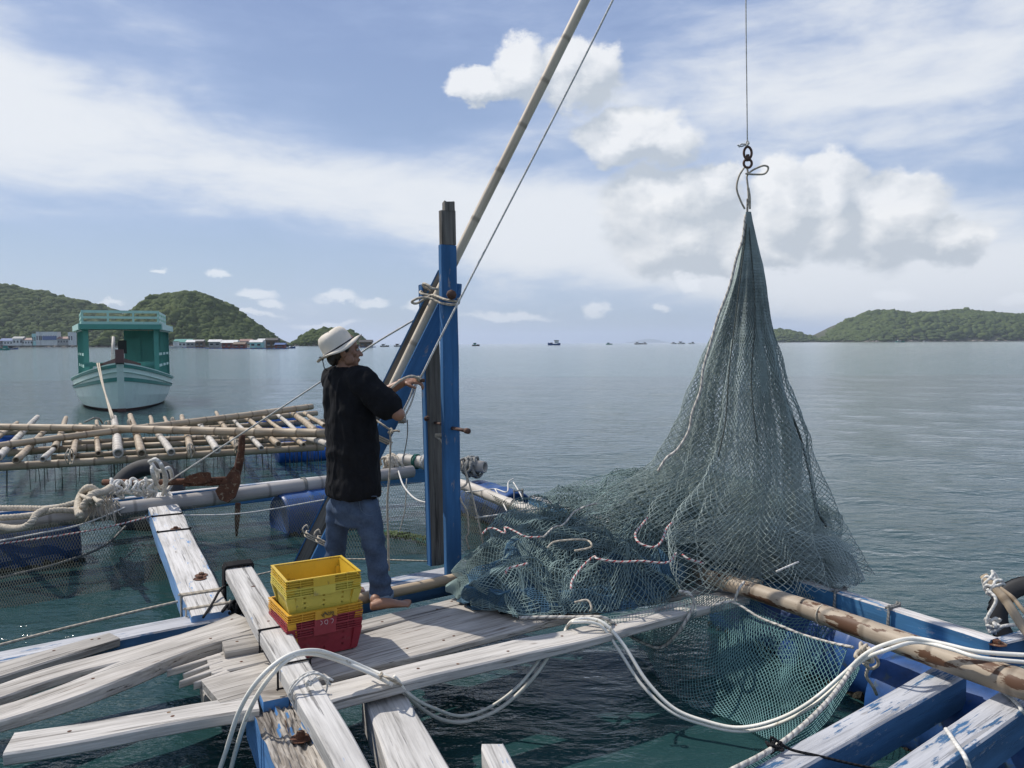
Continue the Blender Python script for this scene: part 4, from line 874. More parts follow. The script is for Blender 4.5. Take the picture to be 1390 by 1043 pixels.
# nail heads where the planks cross their bearers
for o in [o for o in COL.objects if o.name.startswith('plank')]:
    bb = [Vector(c) for c in o.bound_box]; x0, x1 = min(c.x for c in bb), max(c.x for c in bb); w_ = max(c.y for c in bb)-min(c.y for c in bb); rg = np.random.default_rng(len(o.name)+int(x1*1000))
    for k in range(max(3, int((x1-x0)*2.2))):
        x_ = rg.uniform(x0+.06, x1-.06); y_ = rg.uniform(-.25, .25)*w_; ok_, loc_, n_, _i = o.ray_cast(Vector((x_, y_, .3)), Vector((0, 0, -1)))
        if ok_:
            V, fc = lathe([(0, .002), (.0045, .002), (.0055, .0005), (.009, .0003)], 8); obj('nail', V, fc, MT['rust'], o, False, WM[o.name] @ Matrix.Translation(loc_))
# white narrow beam standing proud, black strap at its head
zB = 0.61
bB = B_(quadboard('raft_beam', MT['white_beam'], (303, 768), (336, 757), (479, 1085), (522, 1070), zB, 0.075, wob=.010, seed=6, n=30), 'narrow white weathered beam lying over the planks beside the crates')
b0, b1 = (PZ(303, 768, zB)+PZ(336, 757, zB))/2, (PZ(479, 1085, zB)+PZ(522, 1070, zB))/2; dB = b1-b0
for t in (.46, .62): tie(bB, b0+dB*t, dB, .135, .10, .005, 'rope_dark', 1)
kn = b0+dB*.72
ropemesh('lashing', coil(kn, dB, .075, 2.5, .03, .006, 3, flat=.85), .005, MT['rope_white'], bB, n=5, sub=3, extra=[knot(kn+Vector((0, 0, .03)), .02, 4), [kn+Vector((0, 0, .03)), kn+Vector((.05, .02, .05)), kn+Vector((.10, .0, .04))]])
for t, s in ((.05, .0), (.2, .02), (.42, -.01), (.58, .02)):
    V, fc = lathe([(0, .0015), (.010, .0015), (.013, 0)], 8); obj('nail_hole', V, fc, MT['iron'], bB, False, Matrix.Translation(b0+dB*t+Vector((s, 0, .0005))))
st = MB(); Rb = basis(dB)
for k in range(6):
    o = (k-2.5)*.017; pts = [b0+dB*.035+Rb @ Vector((o, y, z)) for y, z in ((-.07, .012), (.07, .012), (.085, -.02), (.08, -.28), (.0, -.31), (-.08, -.28), (-.085, -.02), (-.07, .012))]; st.tube(catmull(pts, 3), .009, 6)
tag(st.build('strap', MT['rope_dark'], None, True), 'black webbing lashed round the head of the narrow white beam', 'strap')
rope('black_cord', [PZ(316, 790, .50), PZ(300, 800, .50), PZ(288, 820, .47), PZ(276, 838, .475)], .008, 'rope_dark', 'black cord stretched from the strap down to the broad white beam', 'cord')
rope('black_cord', knot(PZ(322, 828, .45), .07, 6, 20)+[PZ(310, 822, .47), PZ(302, 830, .475)], .010, 'rope_dark', 'tangled black cord end below the strap', 'cord')
# ------------------------------------------------------------------ right hand beams
G0, G1 = PZ(628, 646, .50), PZ(1352, 872, .50)
zG = .52
gL = (PZ(1121, 801, zG)+PZ(1136, 797, zG))/2; gR = (PZ(1338, 868, zG)+PZ(1352, 864, zG))/2; dG = (gR-gL)
g0 = gL-dG*3.66; g1 = gR+dG*.02
bG = B_(board('raft_beam', MT['blue_white'], g0, g1, .085, .27, wob=.008, n=60, seed=4), 'long blue plank on edge with white worn top behind the net')
for (px, py) in ((1140, 803), (1212, 826), (700, 668)):
    t = (PZ(px, py, zG)-g0).dot(dG)/dG.dot(dG); tie(bG, g0+dG*t, dG, .09, .27, .007, 'rope_grey', 2)
bE = B_(quadboard('raft_beam', MT['blue_worn'], (1268, 903), (1312, 917), (985, 1062), (1035, 1075), .46, .16, wob=.006, seed=5), 'blue beam with grey worn top crossing the lower right corner')
bF = B_(quadboard('raft_beam', MT['blue_worn'], (1372, 928), (1420, 945), (1150, 1078), (1210, 1092), .46, .17, wob=.006, seed=6), 'second blue beam with worn top at the bottom right edge')
bR = B_(quadboard('raft_beam', MT['blue_worn'], (1335, 869), (1352, 876), (1470, 830), (1500, 842), .50, .15, wob=.006, seed=7), 'short blue beam running out of frame below the tyre')
bolt(bR, PZ(1353, 874, .50), r=.022)
h0, h1 = PZ(926, 770, .53), PZ(1440, 946, .57)
bH = tag(pole('bamboo_pole', MT['bamboo_blotch'], h0, h1, .044, .066, seg=.36, n=18, seed=3), 'thick tan bamboo pole with dark blotches crossing the right foreground', 'bamboo pole')
dH = h1-h0
for t, m, tn in ((.18, 'rope', 1.2), (.49, 'rope', 1.2)): ropemesh('lashing', coil(h0+dH*t, dH, .054, tn, .012), .005, MT[m], bH, n=5, sub=3)
# bamboo edge pole along the far left cage side, and its blue plank
def side(p, q, z): return PZ(*p, z), PZ(*q, z)
j0, j1 = PZ(-60, 722, .45), PZ(560, 640, .47)
bJ = tag(pole('bamboo_pole', MT['bamboo_grey'], j0, j1, .085, .075, seg=.7, n=16), 'thick grey bamboo edge pole of the far cage carrying the anchor', 'bamboo pole'); dJ = j1-j0
for t, m in ((.275, 'rope_grey'), (.79, 'rope_grey'), (.69, 'rope_grey')): ropemesh('lashing', coil(j0+dJ*t, dJ, .088, 2, .03, .003), .007, MT[m], bJ, n=5, sub=3)
q0, q1 = PZ(-60, 700, .42), PZ(575, 632, .44)
B_(board('raft_beam', MT['blue_white'], q0, q1, .08, .22, wob=.006, n=50, seed=8), 'long blue plank behind the grey bamboo edge pole')
k0, k1 = PZ(541, 625, .56), PZ(658, 634, .56)
bK = tag(pole('bamboo_pole', MT['bamboo_pale'], k0, k1, .082, .072, seg=.5, n=16), 'short pale bamboo stub wrapped with green and white cord behind the posts', 'bamboo pole'); dK = k1-k0
for t, m, tn in ((.22, 'rope_green', 3), (.32, 'rope_white', 3), (.42, 'rope_white', 1.5), (.1, 'rope_white', 1.2)): ropemesh('lashing', coil(k0+dK*t, dK, .087, tn, .05, .004), .008, MT[m], bK, n=5, sub=3)
l0, l1 = PZ(618, 655, .42), PZ(735, 700, .42)
tag(pole('bamboo_pole', MT['bamboo_pale'], l0, l1, .06, .055, seg=.5), 'pale bamboo lying beside the blue plank left of the net pile', 'bamboo pole')
# drums
def drum(c, axis, L, r, label, mat='drum', name='barrel', crust=True):
    root = empty(name, c, label, 'barrel', 'float barrels under the raft'); R = basis(axis) @ Matrix(((0, 0, 1), (0, 1, 0), (-1, 0, 0)))
    V, f = lathe([(0, .02), (r*.86, .02), (r*.9, 0), (r*.97, .01), (r, .05), (r, L*.3), (r*1.03, L*.32), (r*1.03, L*.345), (r, L*.365), (r, L*.635), (r*1.03, L*.655), (r*1.03, L*.68), (r, L*.7), (r, L-.05), (r*.97, L-.01), (r*.9, L), (r*.86, L-.02), (0, L-.02)], 36)
    b = obj('shell', [R @ Vector((x, y, z-L/2)) for x, y, z in V], f, MT[mat], root, True, Matrix.Translation(Vector(c)))
    V, f = lathe([(0, .03), (.03, .03), (.035, .02), (.035, 0)], 12); obj('bung', [R @ Vector((x+r*.55, y, -z-L/2)) for x, y, z in V], f, MT[mat], root, True, Matrix.Translation(Vector(c)))
    if crust:
        iv, fc = icosphere(); rng = np.random.default_rng(int(abs(c[0]*50))); mb = MB()
        for k in range(130):
            t = rng.uniform(-L/2, L/2); a = rng.choice([-1, 1])*rng.uniform(.0, .5); zz = -c[2]+rng.uniform(-.05, .03); yy = math.sqrt(max(r*r-zz*zz, 0.001))*rng.choice([-1, 1]); s = rng.uniform(.012, .04)
            p = basis(axis) @ Vector((t, yy, 0))+Vector((0, 0, zz)); mb.add([Vector(q)*s*rng.uniform(.6, 1.3)+p for q in iv], fc)
        o = mb.build('sea_growth', MT['crust'], root, False, Matrix.Translation(Vector(c))); o['kind'] = 'stuff'
    return root
gax = dG.normalized()
drum(tuple(PZ(1215, 905, .16)), gax, .92, .27, 'deep blue barrel under the bamboo pole between the blue beams')
drum(tuple(PZ(1330, 990, .14)), gax, .92, .27, 'deep blue barrel half hidden below the second blue beam')
drum(tuple(PZ(1065, 845, .12)), gax, .92, .27, 'shadowed blue barrel behind the draped teal net')
drum(tuple(PZ(18, 747, .13)), dJ, 1.05, .30, 'big blue barrel behind netting at the left edge')
drum(tuple(PZ(436, 698, .13)), dJ, 1.0, .29, 'blue barrel behind netting beside the man')
drum(tuple(PZ(672, 690, .12)), gax, .95, .27, 'blue barrel behind netting right of the posts')
MT['fl'] = MT['float_blue']
fr = empty('float_buoy', tuple(PZ(1072, 888, .03)), 'bright blue buoy glimpsed through the teal net', 'buoy')
MB().ell((0, 0, 0), (.075, .075, .10)).build('buoy_body', MT['float_blue'], fr, True, Matrix.Translation(PZ(1072, 888, .05)))
MB().tube([(0, 0, .09), (0, 0, .14)], .02, 8).build('buoy_eye', MT['float_blue'], fr, True, Matrix.Translation(PZ(1072, 888, .05)))
# ------------------------------------------------------------------ the hoist frame
def hoist():
    base = PZ(617, 778, .3); root = empty('hoist', (base.x, base.y, 0.3), 'blue painted timber hoist frame of two posts and two leaning braces', 'hoist')
    gx = Vector((.88, .47, 0)).normalized(); nrm = Vector((gx.y, -gx.x, 0))
    def post(pts_bot, pts_top, y0, y1, w, th, mat, **k):
        a, b = PY(*pts_bot, y0), PY(*pts_top, y1); return board('post', MT[mat], a, b, w, th, root, up=tuple(nrm), **k)
    y1 = 5.18; p = post((617.5, 790), (610, 332), y1, y1, .112, .062, 'blue', wob=.005, n=30)
    # bare weathered head of the front post, with its broken corner
    hd = board('post_head', MT['bare'], PY(610.1, 333, y1), PY(609.2, 285, y1), .104, .060, root, up=tuple(nrm), wob=.004); board('post_head', MT['bare'], PY(611.5, 287, y1), PY(611.2, 271, y1), .072, .058, root, up=tuple(nrm), wob=.004, jag=(1, .02))
    y2 = 5.60; post((595.5, 768), (584, 386), y2, y2, .122, .062, 'bare', wob=.005, n=30)
    # blue edge strip on the rear post
    R = basis(PY(584, 386, y2)-PY(595.5, 768, y2), tuple(nrm))
    a, b = PY(595.5, 768, y2), PY(584, 386, y2); off = R @ Vector((0, .064, -.031)); 
    e = board('painted_edge', MT['blue'], a+off, b+off, .066, .006, root, up=tuple(R @ Vector((0, 1, 0))), wob=.001)
    fn = Vector((.10, -.99, .12)).normalized()
    def brace(bot, top, y0, y1, mat, nm='brace'): return board(nm, MT[mat], PY(*bot, y0), PY(*top, y1), .125, .05, root, up=tuple(fn), wob=.004, n=30)
    b1 = brace((418, 792), (616, 395), 5.30, 5.31, 'blue'); b2 = brace((394, 800), (606.5, 372), 5.62, 5.50, 'bare')
    for (bot, top, y0, yy, par) in (((394, 800), (606.5, 372), 5.62, 5.50, b2),):
        A, Bq = PY(*bot, y0), PY(*top, yy); R2 = basis(Bq-A, tuple(fn)); of = R2 @ Vector((0, .0655, -.025)); board('painted_edge', MT['blue'], A+of, Bq+of, .054, .006, root, up=tuple(R2 @ Vector((0, 1, 0))), wob=.001)
    # cap block behind the braces and the pegs
    board('cross_block', MT['blue'], PY(598, 383, 5.40), PY(626, 386, 5.36), .07, .07, root)
    def peg(a, b, r, y0, y1): 
        m = MB(); A, Bq = PY(*a, y0), PY(*b, y1); m.tube([A, Bq], r, 8); d = (Bq-A).normalized(); m.tube([Bq-d*.004, Bq+d*.03], r*1.6, 8); m.build('bolt', MT['iron'], root, True)
    peg((612, 581), (633, 585), .012, 5.2, 5.0); peg((590, 574), (604, 577), .010, 5.62, 5.35); peg((611, 399), (612.5, 400), .02, 5.14, 5.08); peg((582, 567), (580, 568), .012, 5.6, 5.55)
    # foot block beside the front post
    board('foot_block', MT['blue_worn'], PY(612, 765, 5.28), PY(645, 763, 5.20), .16, .12, root)
    for A_, B2, t_ in ((PY(394, 800, 5.62), PY(606.5, 372, 5.50), .165), (PY(418, 792, 5.30), PY(616, 395, 5.31), .135), (PY(418, 792, 5.30), PY(616, 395, 5.31), .50)):
        R_ = basis(B2-A_, tuple(fn)); c_ = A_+(B2-A_)*t_; pts_ = []
        for k in range(3):
            for y, z in ((-.072, .004), (.0, .009), (.072, .004), (.072, -.052), (-.072, -.052)): pts_.append(c_+R_ @ Vector(((k-1)*.013, y, z)))
        ropemesh('lashing', pts_, .006, MT['rope'], root, n=5, sub=3, extra=[[c_+R_ @ Vector((0, .07, .01)), c_+R_ @ Vector((.03, .11, .02)), c_+R_ @ Vector((.07, .10, .01)), c_+R_ @ Vector((.05, .075, .01))]])
    return root
hoist()
boom0, boom1 = PY(516, 560, 5.44), PY(1016, -445, 5.20)
bm = tag(pole('boom_pole', MT['bamboo_boom'], boom0, boom1, .031, .034, seg=.33, n=14, bend=-.03), 'long pale bamboo boom leaning up through the blue hoist frame', 'boom')
tip = boom1
ropemesh('lashing', coil(tip, boom1-boom0, .06, 4, .05, .004), .008, MT['rope_white'], bm, n=5, sub=3)
pu = empty('pulley', tuple(PY(1013, -425, 5.2)), 'rope pulley slung under the boom tip above the net', 'pulley'); V, f = lathe([(0, -.015), (.05, -.015), (.04, 0), (.05, .015), (0, .015)], 16)
obj('wheel', [(x, z, y) for x, y, z in V], f, MT['iron'], pu, True, Matrix.Translation(PY(1013, -425, 5.2))); MB().box((0, 0, .03), (.03, .06, .14)).build('shackle', MT['iron'], pu, False, Matrix.Translation(PY(1013, -425, 5.2)))
# ropes of the hoist
c = PY(597, 402, 5.36)
ps = [PY(601, 404, 5.26), PY(620, 409, 5.10), PY(623, 410, 5.16), PY(606, 412, 5.30)]
rope('tie_rope', [PY(622, 406, 5.2), PY(622, 409.5, 5.09), PY(605, 407, 5.10), PY(588, 401, 5.24), PY(580, 404, 5.26), PY(566, 412, 5.24), PY(559, 410, 5.24), PY(568, 405, 5.22), PY(582, 405, 5.22), PY(597, 411, 5.18), PY(613, 414, 5.09), PY(622, 412, 5.09), PY(623, 409, 5.2)], .0085, 'rope', 'cream rope tying boom and braces to the front post with a loop')
rope('tie_rope', coil(PY(587, 397, 5.44), PY(603, 390, 5.4)-PY(545, 500, 5.4), .075, 2, .10, .006, flat=1.0), .0085, 'rope', 'cream rope wound round the boom top beside the rear post')
rope('hoist_line', [PY(571, 513, 5.02), PY(622, 411, 5.03), PY(838, -12, 5.08), PY(1015, -400, 5.17)], .0068, 'rope_white', 'long white hoist line rising from the hand past the front post')
rope('hoist_line', [PY(1013, -418, 5.2), PY(1013, -200, 5.2), PY(1012.5, 0, 5.2), PY(1014.5, 195, 5.2)], .0042, 'rope_white', 'thin vertical line carrying the rusty swivel above the net')
rope('stay_line', [PZ(207, 668, .52), PY(433, 520, 6.4), PY(497, 474, 6.0), PY(566, 432, 5.55)], .0075, 'rope_white', 'straight white stay line from the anchor bundle up to the rear brace')
rope('hanging_line', [PY(566, 520, 5.2), PY(559, 545, 5.2), PY(549, 566, 5.2), PY(545, 570, 5.2)], .006, 'rope_white', 'thin doubled cord hanging behind the elbow to the grey weight', extra=[[PY(563, 520, 5.2), PY(556, 540, 5.2), PY(546, 560, 5.2)]])
wt = empty('line_weight', tuple(PY(546, 567, 5.2)), 'small grey block hanging on cord behind the elbow', 'weight'); board('block', MT['plank_grey'], PY(540, 566, 5.2), PY(551, 565, 5.2), .045, .045, wt)
ropemesh('lashing', coil(PY(546, 567, 5.2), (1, 0, 0), .036, 3, .03, .004), .004, MT['rope_grey'], wt, n=5, sub=3)
rope('hanging_line', [PY(553, 570, 5.2), PY(553, 590, 5.2), PY(550, 610, 5.2), PY(547, 622, 5.2)], .004, 'rope_grey', 'thin grey cord dangling from the grey weight')
rope('hanging_line', [PY(511, 571, 5.2), PY(520, 577, 5.16), PY(530, 584, 5.16)]+knot(PY(531, 586, 5.15), .022, 3, 10)+[PY(530, 595, 5.15), PY(529, 640, 5.12), PY(526, 680, 5.1), PY(527, 730, 5.08), PY(528, 775, 5.06)], .007, 'rope', 'knotted cream rope hanging from the near brace beside the man', extra=[[PY(531, 586, 5.15), PY(538, 585, 5.14), PY(543, 586, 5.14)]])
rope('hanging_line', [PY(591, 590, 5.55), PY(604, 590, 5.5), PY(604, 592, 5.5), PY(591, 592, 5.55), PY(600, 600, 5.52), PY(601, 615, 5.5), PY(605, 626, 5.4)], .007, 'rope', 'short cream rope looped on the bolt of the rear post')
rope('hanging_line', [PY(629, 628, 5.3), PY(634, 655, 5.28), PY(624, 665, 5.25), PY(626, 680, 5.2), PY(634, 695, 5.2), PY(636, 722, 5.2), PY(633, 730, 5.2), PY(637, 745, 5.2)], .0065, 'rope', 'wavy cream rope end hanging right of the front post')
rope('hanging_line', [PY(628, 625, 5.35), PY(640, 668, 5.3), PY(648, 702, 5.25), PY(656, 740, 5.2), PY(661, 762, 5.15)], .006, 'rope', 'straight tan cord running from the post to the net pile', extra=[knot(PY(662, 766, 5.15), .02, 2, 12), knot(PY(648, 702, 5.25), .018, 8, 10)])
rope('taut_line', [PY(648, 703, 5.25), PY(690, 697, 5.3), PY(730, 691, 5.35), PY(790, 688, 5.4)], .006, 'rope_white', 'thin white line stretched across in front of the net pile')
# rope bundle on the stub pole right of the posts
for k, (cx, cy, m, lab) in enumerate(((640, 634, 'rope_grey', 'grey rope bundle wound on the bamboo stub right of the posts'), (531, 632, 'rope', 'cream rope bundle hanging on the edge pole beside the man'))):
    c = PZ(cx, cy, .55); rope('rope_bundle', coil(c, dK if k == 0 else dJ, .10, 6, .16, .02, k), .017, m, lab, n=6, sub=3, extra=[knot(c+Vector((0, -.05, .05)), .09, k+5, 16)])
# ------------------------------------------------------------------ anchor, tyres, thick ropes at left
def anchor():
    p = PZ(300, 655, .62); Y = p.y; root = empty('anchor', tuple(p), 'rusty iron anchor lying across the grey bamboo edge pole', 'anchor')
    q = lambda x, y, dy=0: PY(x, y, Y+dy)
    m = MB(); m.tube([q(140, 655, .1), q(225, 655, .05), q(316, 651)], .034, 8); m.build('shank', MT['rust'], root, True)
    m = MB(); P = catmull([q(329, 590, -.05), q(327, 615, -.05), q(322, 640, -.03), q(315, 657), q(311, 672, .02)], 5); m.tube(P, np.linspace(.032, .06, len(P)), 8); m.build('arm', MT['rust'], root, True)
    # palms of the flukes: thick pointed plates
    def plate(pts, c, th, nm):
        n = len(pts); a = [Vector(x) for x in pts]; d = Vector((.2, -1, .3)).normalized()*th
        MB().add(a+[x+d for x in a], [tuple(range(n)), tuple(range(2*n-1, n-1, -1))]+[(i, n+i, n+(i+1) % n, (i+1) % n) for i in range(n)]).build(nm, MT['rust'], root)
    plate([q(293, 667, -.1), q(302, 656, -.1), q(318, 634, -.08), q(326, 640, -.08), q(327, 655, -.1), q(320, 675, -.12), q(310, 683, -.12), q(299, 679, -.12)], None, .05, 'fluke')
    plate([q(247, 655, .0), q(256, 647, .0), q(272, 642, .0), q(286, 642, .0), q(288, 655, .0), q(270, 658, .0)], None, .05, 'fluke')
    m = MB(); m.tube([q(250, 657, .02), q(312, 655, 0)], .03, 8); m.build('arm', MT['rust'], root, True)
    m = MB(); m.tube([q(323, 683, -.05), q(322, 705, -.05), q(321, 728, -.05)], [.03, .028, .012], 8); m.build('stock', MT['rust'], root, True)
anchor()
def tyre(c, R, rt, label, name='tyre'):
    root = empty(name, tuple(c), label, 'tyre'); k = rt; prof = [(.60, -.10), (.63, -.145), (.78, -.16), (.93, -.135), (1.0, -.09), (1.0, .09), (.93, .135), (.78, .16), (.63, .145), (.60, .10)]
    V, f = lathe([(r*k, h*k*1.3) for r, h in prof]+[(prof[0][0]*k, prof[0][1]*k*1.3)], 40); obj('casing', [R @ Vector(x) for x in V], f, MT['rubber'], root, True, Matrix.Translation(Vector(c)))
    for s in range(40):
        a = 2*PI*s/40; m = MB(); m.box((1.005*k*math.cos(a), 1.005*k*math.sin(a), 0), (.02*k, .045*k, .2*k), Matrix.Rotation(a, 3, 'Z') @ Matrix.Rotation(.5, 3, 'X'))
        obj('tread_block', [R @ Vector(x) for x in m.v], m.f, MT['rubber'], root, False, Matrix.Translation(Vector(c)))
    return root
tyre(PY(198, 672, 8.75), Matrix.Rotation(math.radians(8), 3, 'Y') @ Matrix.Rotation(math.radians(62), 3, 'X'), .42, 'black tyre leaning behind the rope bundle at left')
tyre(PY(1408, 842, 4.3), Matrix.Rotation(math.radians(-25), 3, 'Z') @ Matrix.Rotation(math.radians(75), 3, 'X'), .24, 'black tyre at the right edge behind the bamboo stick')
def thick(name, pts, r, label, mat='rope', group=None): return tag(strands(name, pts, r, mat), label, 'rope', group)
zz = .56
thick('laid_rope', [PZ(-20, 690, zz), PZ(30, 690, zz), PZ(70, 690, zz), PZ(105, 682, zz+.05), PZ(125, 676, zz+.08)], .027, 'thick laid rope along the grey edge pole, uppermost of the coil')
thick('laid_rope', [PZ(-20, 704, zz), PZ(20, 702, zz), PZ(50, 699, zz), PZ(75, 693, zz+.03), PZ(110, 694, zz)], .027, 'thick laid rope in the middle of the left coil')
thick('laid_rope', [PZ(-25, 709, .52), PZ(5, 716, .50), PZ(28, 717, .52), PZ(42, 710, .57), PZ(50, 698, .62), PZ(62, 692, .62)], .029, 'thick laid rope looping down in front of the grey edge pole')
thick('rope_knot', [PZ(108, 700, .58), PZ(106, 688, .60), PZ(110, 672, .66), PZ(120, 662, .74), PZ(130, 667, .70), PZ(132, 676, .66), PZ(118, 682, .66), PZ(112, 690, .62), PZ(125, 672, .72), PZ(140, 668, .70), PZ(150, 662, .68)], .034, 'heavy knot of laid rope at the end of the anchor shank')
rng = np.random.default_rng(12); rope('rope_knot', [PZ(110+rng.normal(0, 8)+14, 674+rng.normal(0, 7), .66+rng.normal(0, .04)) for _ in range(26)], .017, 'rope', 'cream rope tangle wound behind the heavy knot', n=6, sub=5)
fr_a = []; fr_b = []
for k in range(90):
    s = PZ(rng.uniform(116, 152), rng.uniform(672, 684), .60); fr_a.append(s); fr_b.append(s+Vector((rng.normal(0, .05), rng.normal(0, .03), -rng.uniform(.05, .22))))
v_, f_ = threads(np.array([tuple(x) for x in fr_a]), np.array([tuple(x) for x in fr_b]), .005); o = obj('frayed_strands', v_, f_, MT['rope']); tag(o, 'frayed rope ends hanging from the heavy knot', kind='stuff')
c = PZ(180, 662, .62); rope('rope_wrap', coil(c, PZ(230, 655, .6)-PZ(140, 657, .6), .055, 9, .42, .022, 4), .015, 'rope_white', 'white cord wrapped along the anchor shank', n=6, sub=3)
c = PZ(213, 640, .72); rope('rope_wrap', [PZ(203, 627, .9), PZ(212, 624, .94), PZ(220, 634, .86), PZ(224, 650, .7), PZ(222, 664, .55), PZ(214, 660, .6), PZ(208, 645, .78), PZ(207, 634, .86), PZ(216, 640, .8), PZ(230, 636, .8), PZ(234, 655, .6), PZ(226, 670, .5), PZ(238, 680, .42)], .02, 'rope_white', 'white rope looped over the leaning tyre', n=6, sub=6, extra=[[PZ(205, 628, .88), PZ(214, 645, .75), PZ(210, 660, .6)], [PZ(218, 630, .9), PZ(226, 650, .7), PZ(221, 672, .5)]])
# thin lines along the cage
rope('edge_line', [PZ(-20, 738, .40), PZ(60, 723, .42), PZ(120, 709, .45), PZ(207, 673, .52)], .008, 'rope_white', 'upper thin white line along the left cage net', 'line')
rope('edge_line', [PZ(-20, 741, .38), PZ(70, 729, .38), PZ(140, 717, .38), PZ(207, 701, .42)], .008, 'rope_red', 'lower white line with red flecks along the left cage net', 'line')
rope('edge_line', [PZ(-20, 881, .30), PZ(100, 850, .30), PZ(258, 813, .36)], .009, 'rope', 'thin cream line over the dark water left of the broad beam', 'line')
rope('edge_line', [PZ(318, 788, .30), PZ(370, 776, .30), PZ(450, 760, .30), PZ(585, 762, .28)], .007, 'rope', 'thin cream line low over the water behind the crates', 'line')
rope('edge_line', [PZ(228, 700, .42), PZ(330, 697, .40), PZ(445, 678, .42), PZ(520, 668, .42)], .007, 'rope_white', 'thin white line across the cage net behind the man', 'line')
# ------------------------------------------------------------------ cage nets going down into the water
def sheet(top, bot, nu, nv, sag=.0, bul=(0, 0, 0), seed=0, jit=.012, diamond=True):
    T = catmull(top, 14); Bq = catmull(bot, 14); st = np.linspace(0, 1, len(T)); sb_ = np.linspace(0, 1, len(Bq))
    def fn(u, v):
        a = np.stack([np.interp(u, st, T[:, k]) for k in range(3)], -1); b = np.stack([np.interp(u, sb_, Bq[:, k]) for k in range(3)], -1)
        p = a+(b-a)*v[..., None]+np.array(bul)*np.sin(PI*v)[..., None]
        q = p*3.0; p = p+jit*np.stack([fbm(q+seed, 2), fbm(q+seed+9, 2), fbm(q+seed+17, 2)], -1); return p
    if diamond: return diamond_edges(fn, nu, nv, False)
    U, Vv = np.meshgrid(np.linspace(0, 1, nu+1), np.linspace(0, 1, nv+1), indexing='ij'); return grid_edges(fn(U, Vv))
def net_thing(name, label, part, sets, r, mat, cat='net'):
    c = sets[0][0].mean(0); root = empty(name, tuple(c), label, cat); o = net_obj(part, sets, r, MT[mat], root); o['kind'] = 'stuff'; return root
n1 = net_thing('cage_net', 'fine dark cage net hanging from the left edge pole into the water', 'netting', [sheet([PZ(-60, 735, .40), PZ(60, 712, .44), PZ(200, 692, .44), PZ(320, 686, .42), PZ(440, 672, .42)], [PZ(-60, 905, -.22), PZ(80, 880, -.2), PZ(200, 850, -.2), PZ(330, 815, -.2), PZ(440, 790, -.2)], 140, 46, bul=(0, -.05, -.06), seed=3)], .0019, 'net_dark')
ropemesh('hem_rope', [PZ(-60, 800, .06), PZ(20, 780, .10), PZ(80, 765, .14), PZ(140, 742, .16), PZ(170, 715, .2)], .012, MT['rope_grey'], n1, n=6)
n2 = net_thing('cage_net', 'fine grey cage net behind the posts with a weedy hem', 'netting', [sheet([PZ(436, 672, .42), PZ(500, 660, .42), PZ(560, 655, .42), PZ(606, 660, .44), PZ(640, 668, .44)], [PZ(436, 758, .03), PZ(500, 756, .03), PZ(560, 754, .03), PZ(606, 752, .03), PZ(660, 742, .03)], 66, 26, seed=5)], .0020, 'net_dark')
ropemesh('hem_rope', [PZ(540, 637, .52), PZ(548, 660, .40), PZ(565, 678, .36), PZ(590, 684, .36), PZ(604, 682, .36)], .010, MT['rope_white'], n2, n=6)
rope('weed_rope', [PZ(520, 722, .02), PZ(550, 727, .03), PZ(580, 737, .03), PZ(610, 750, .02)], .022, 'rope_green', 'weed covered rope floating behind the posts')
iv, ifc = icosphere(); mb = MB()
for k in range(260):
    t = rng.random(); p = PZ(525+75*t, 725+18*t*t, .03); s = rng.uniform(.008, .024); mb.add([Vector(q)*s*rng.uniform(.5, 1.4)+p+Vector((rng.normal(0, .03), rng.normal(0, .03), rng.uniform(-.01, .02))) for q in iv], ifc)
tag(mb.build('seaweed', MT['weed']), 'yellow green weed clinging to the floating rope', kind='stuff')
rope('hanging_line', [PZ(552, 650, .46), PZ(550, 690, .2), PZ(544, 715, .05), PZ(540, 735, -.05)], .007, 'rope_grey', 'dark mossy cord hanging into the water between brace and rear post')
n3 = net_thing('cage_net', 'dark cage net hung along the blue plank right of the posts', 'netting', [sheet([PZ(632, 655, .46), PZ(660, 668, .46), PZ(690, 682, .46), PZ(735, 702, .46), PZ(790, 722, .46)], [PZ(630, 735, -.1), PZ(655, 745, -.1), PZ(690, 760, -.1), PZ(730, 770, -.1), PZ(780, 780, -.1)], 46, 24, seed=6)], .003, 'net_dark')
ropemesh('hem_rope', [PZ(632, 668, .44), PZ(655, 666, .46), PZ(672, 664, .46), PZ(688, 668, .5), PZ(690, 655, .52), PZ(697, 650, .54)], .007, MT['rope_white'], n3, n=6, extra=[[PZ(672, 664, .46), PZ(682, 682, .42), PZ(688, 694, .40)], [PZ(697, 655, .52), PZ(708, 674, .46), PZ(712, 690, .42), PZ(722, 676, .48)]])
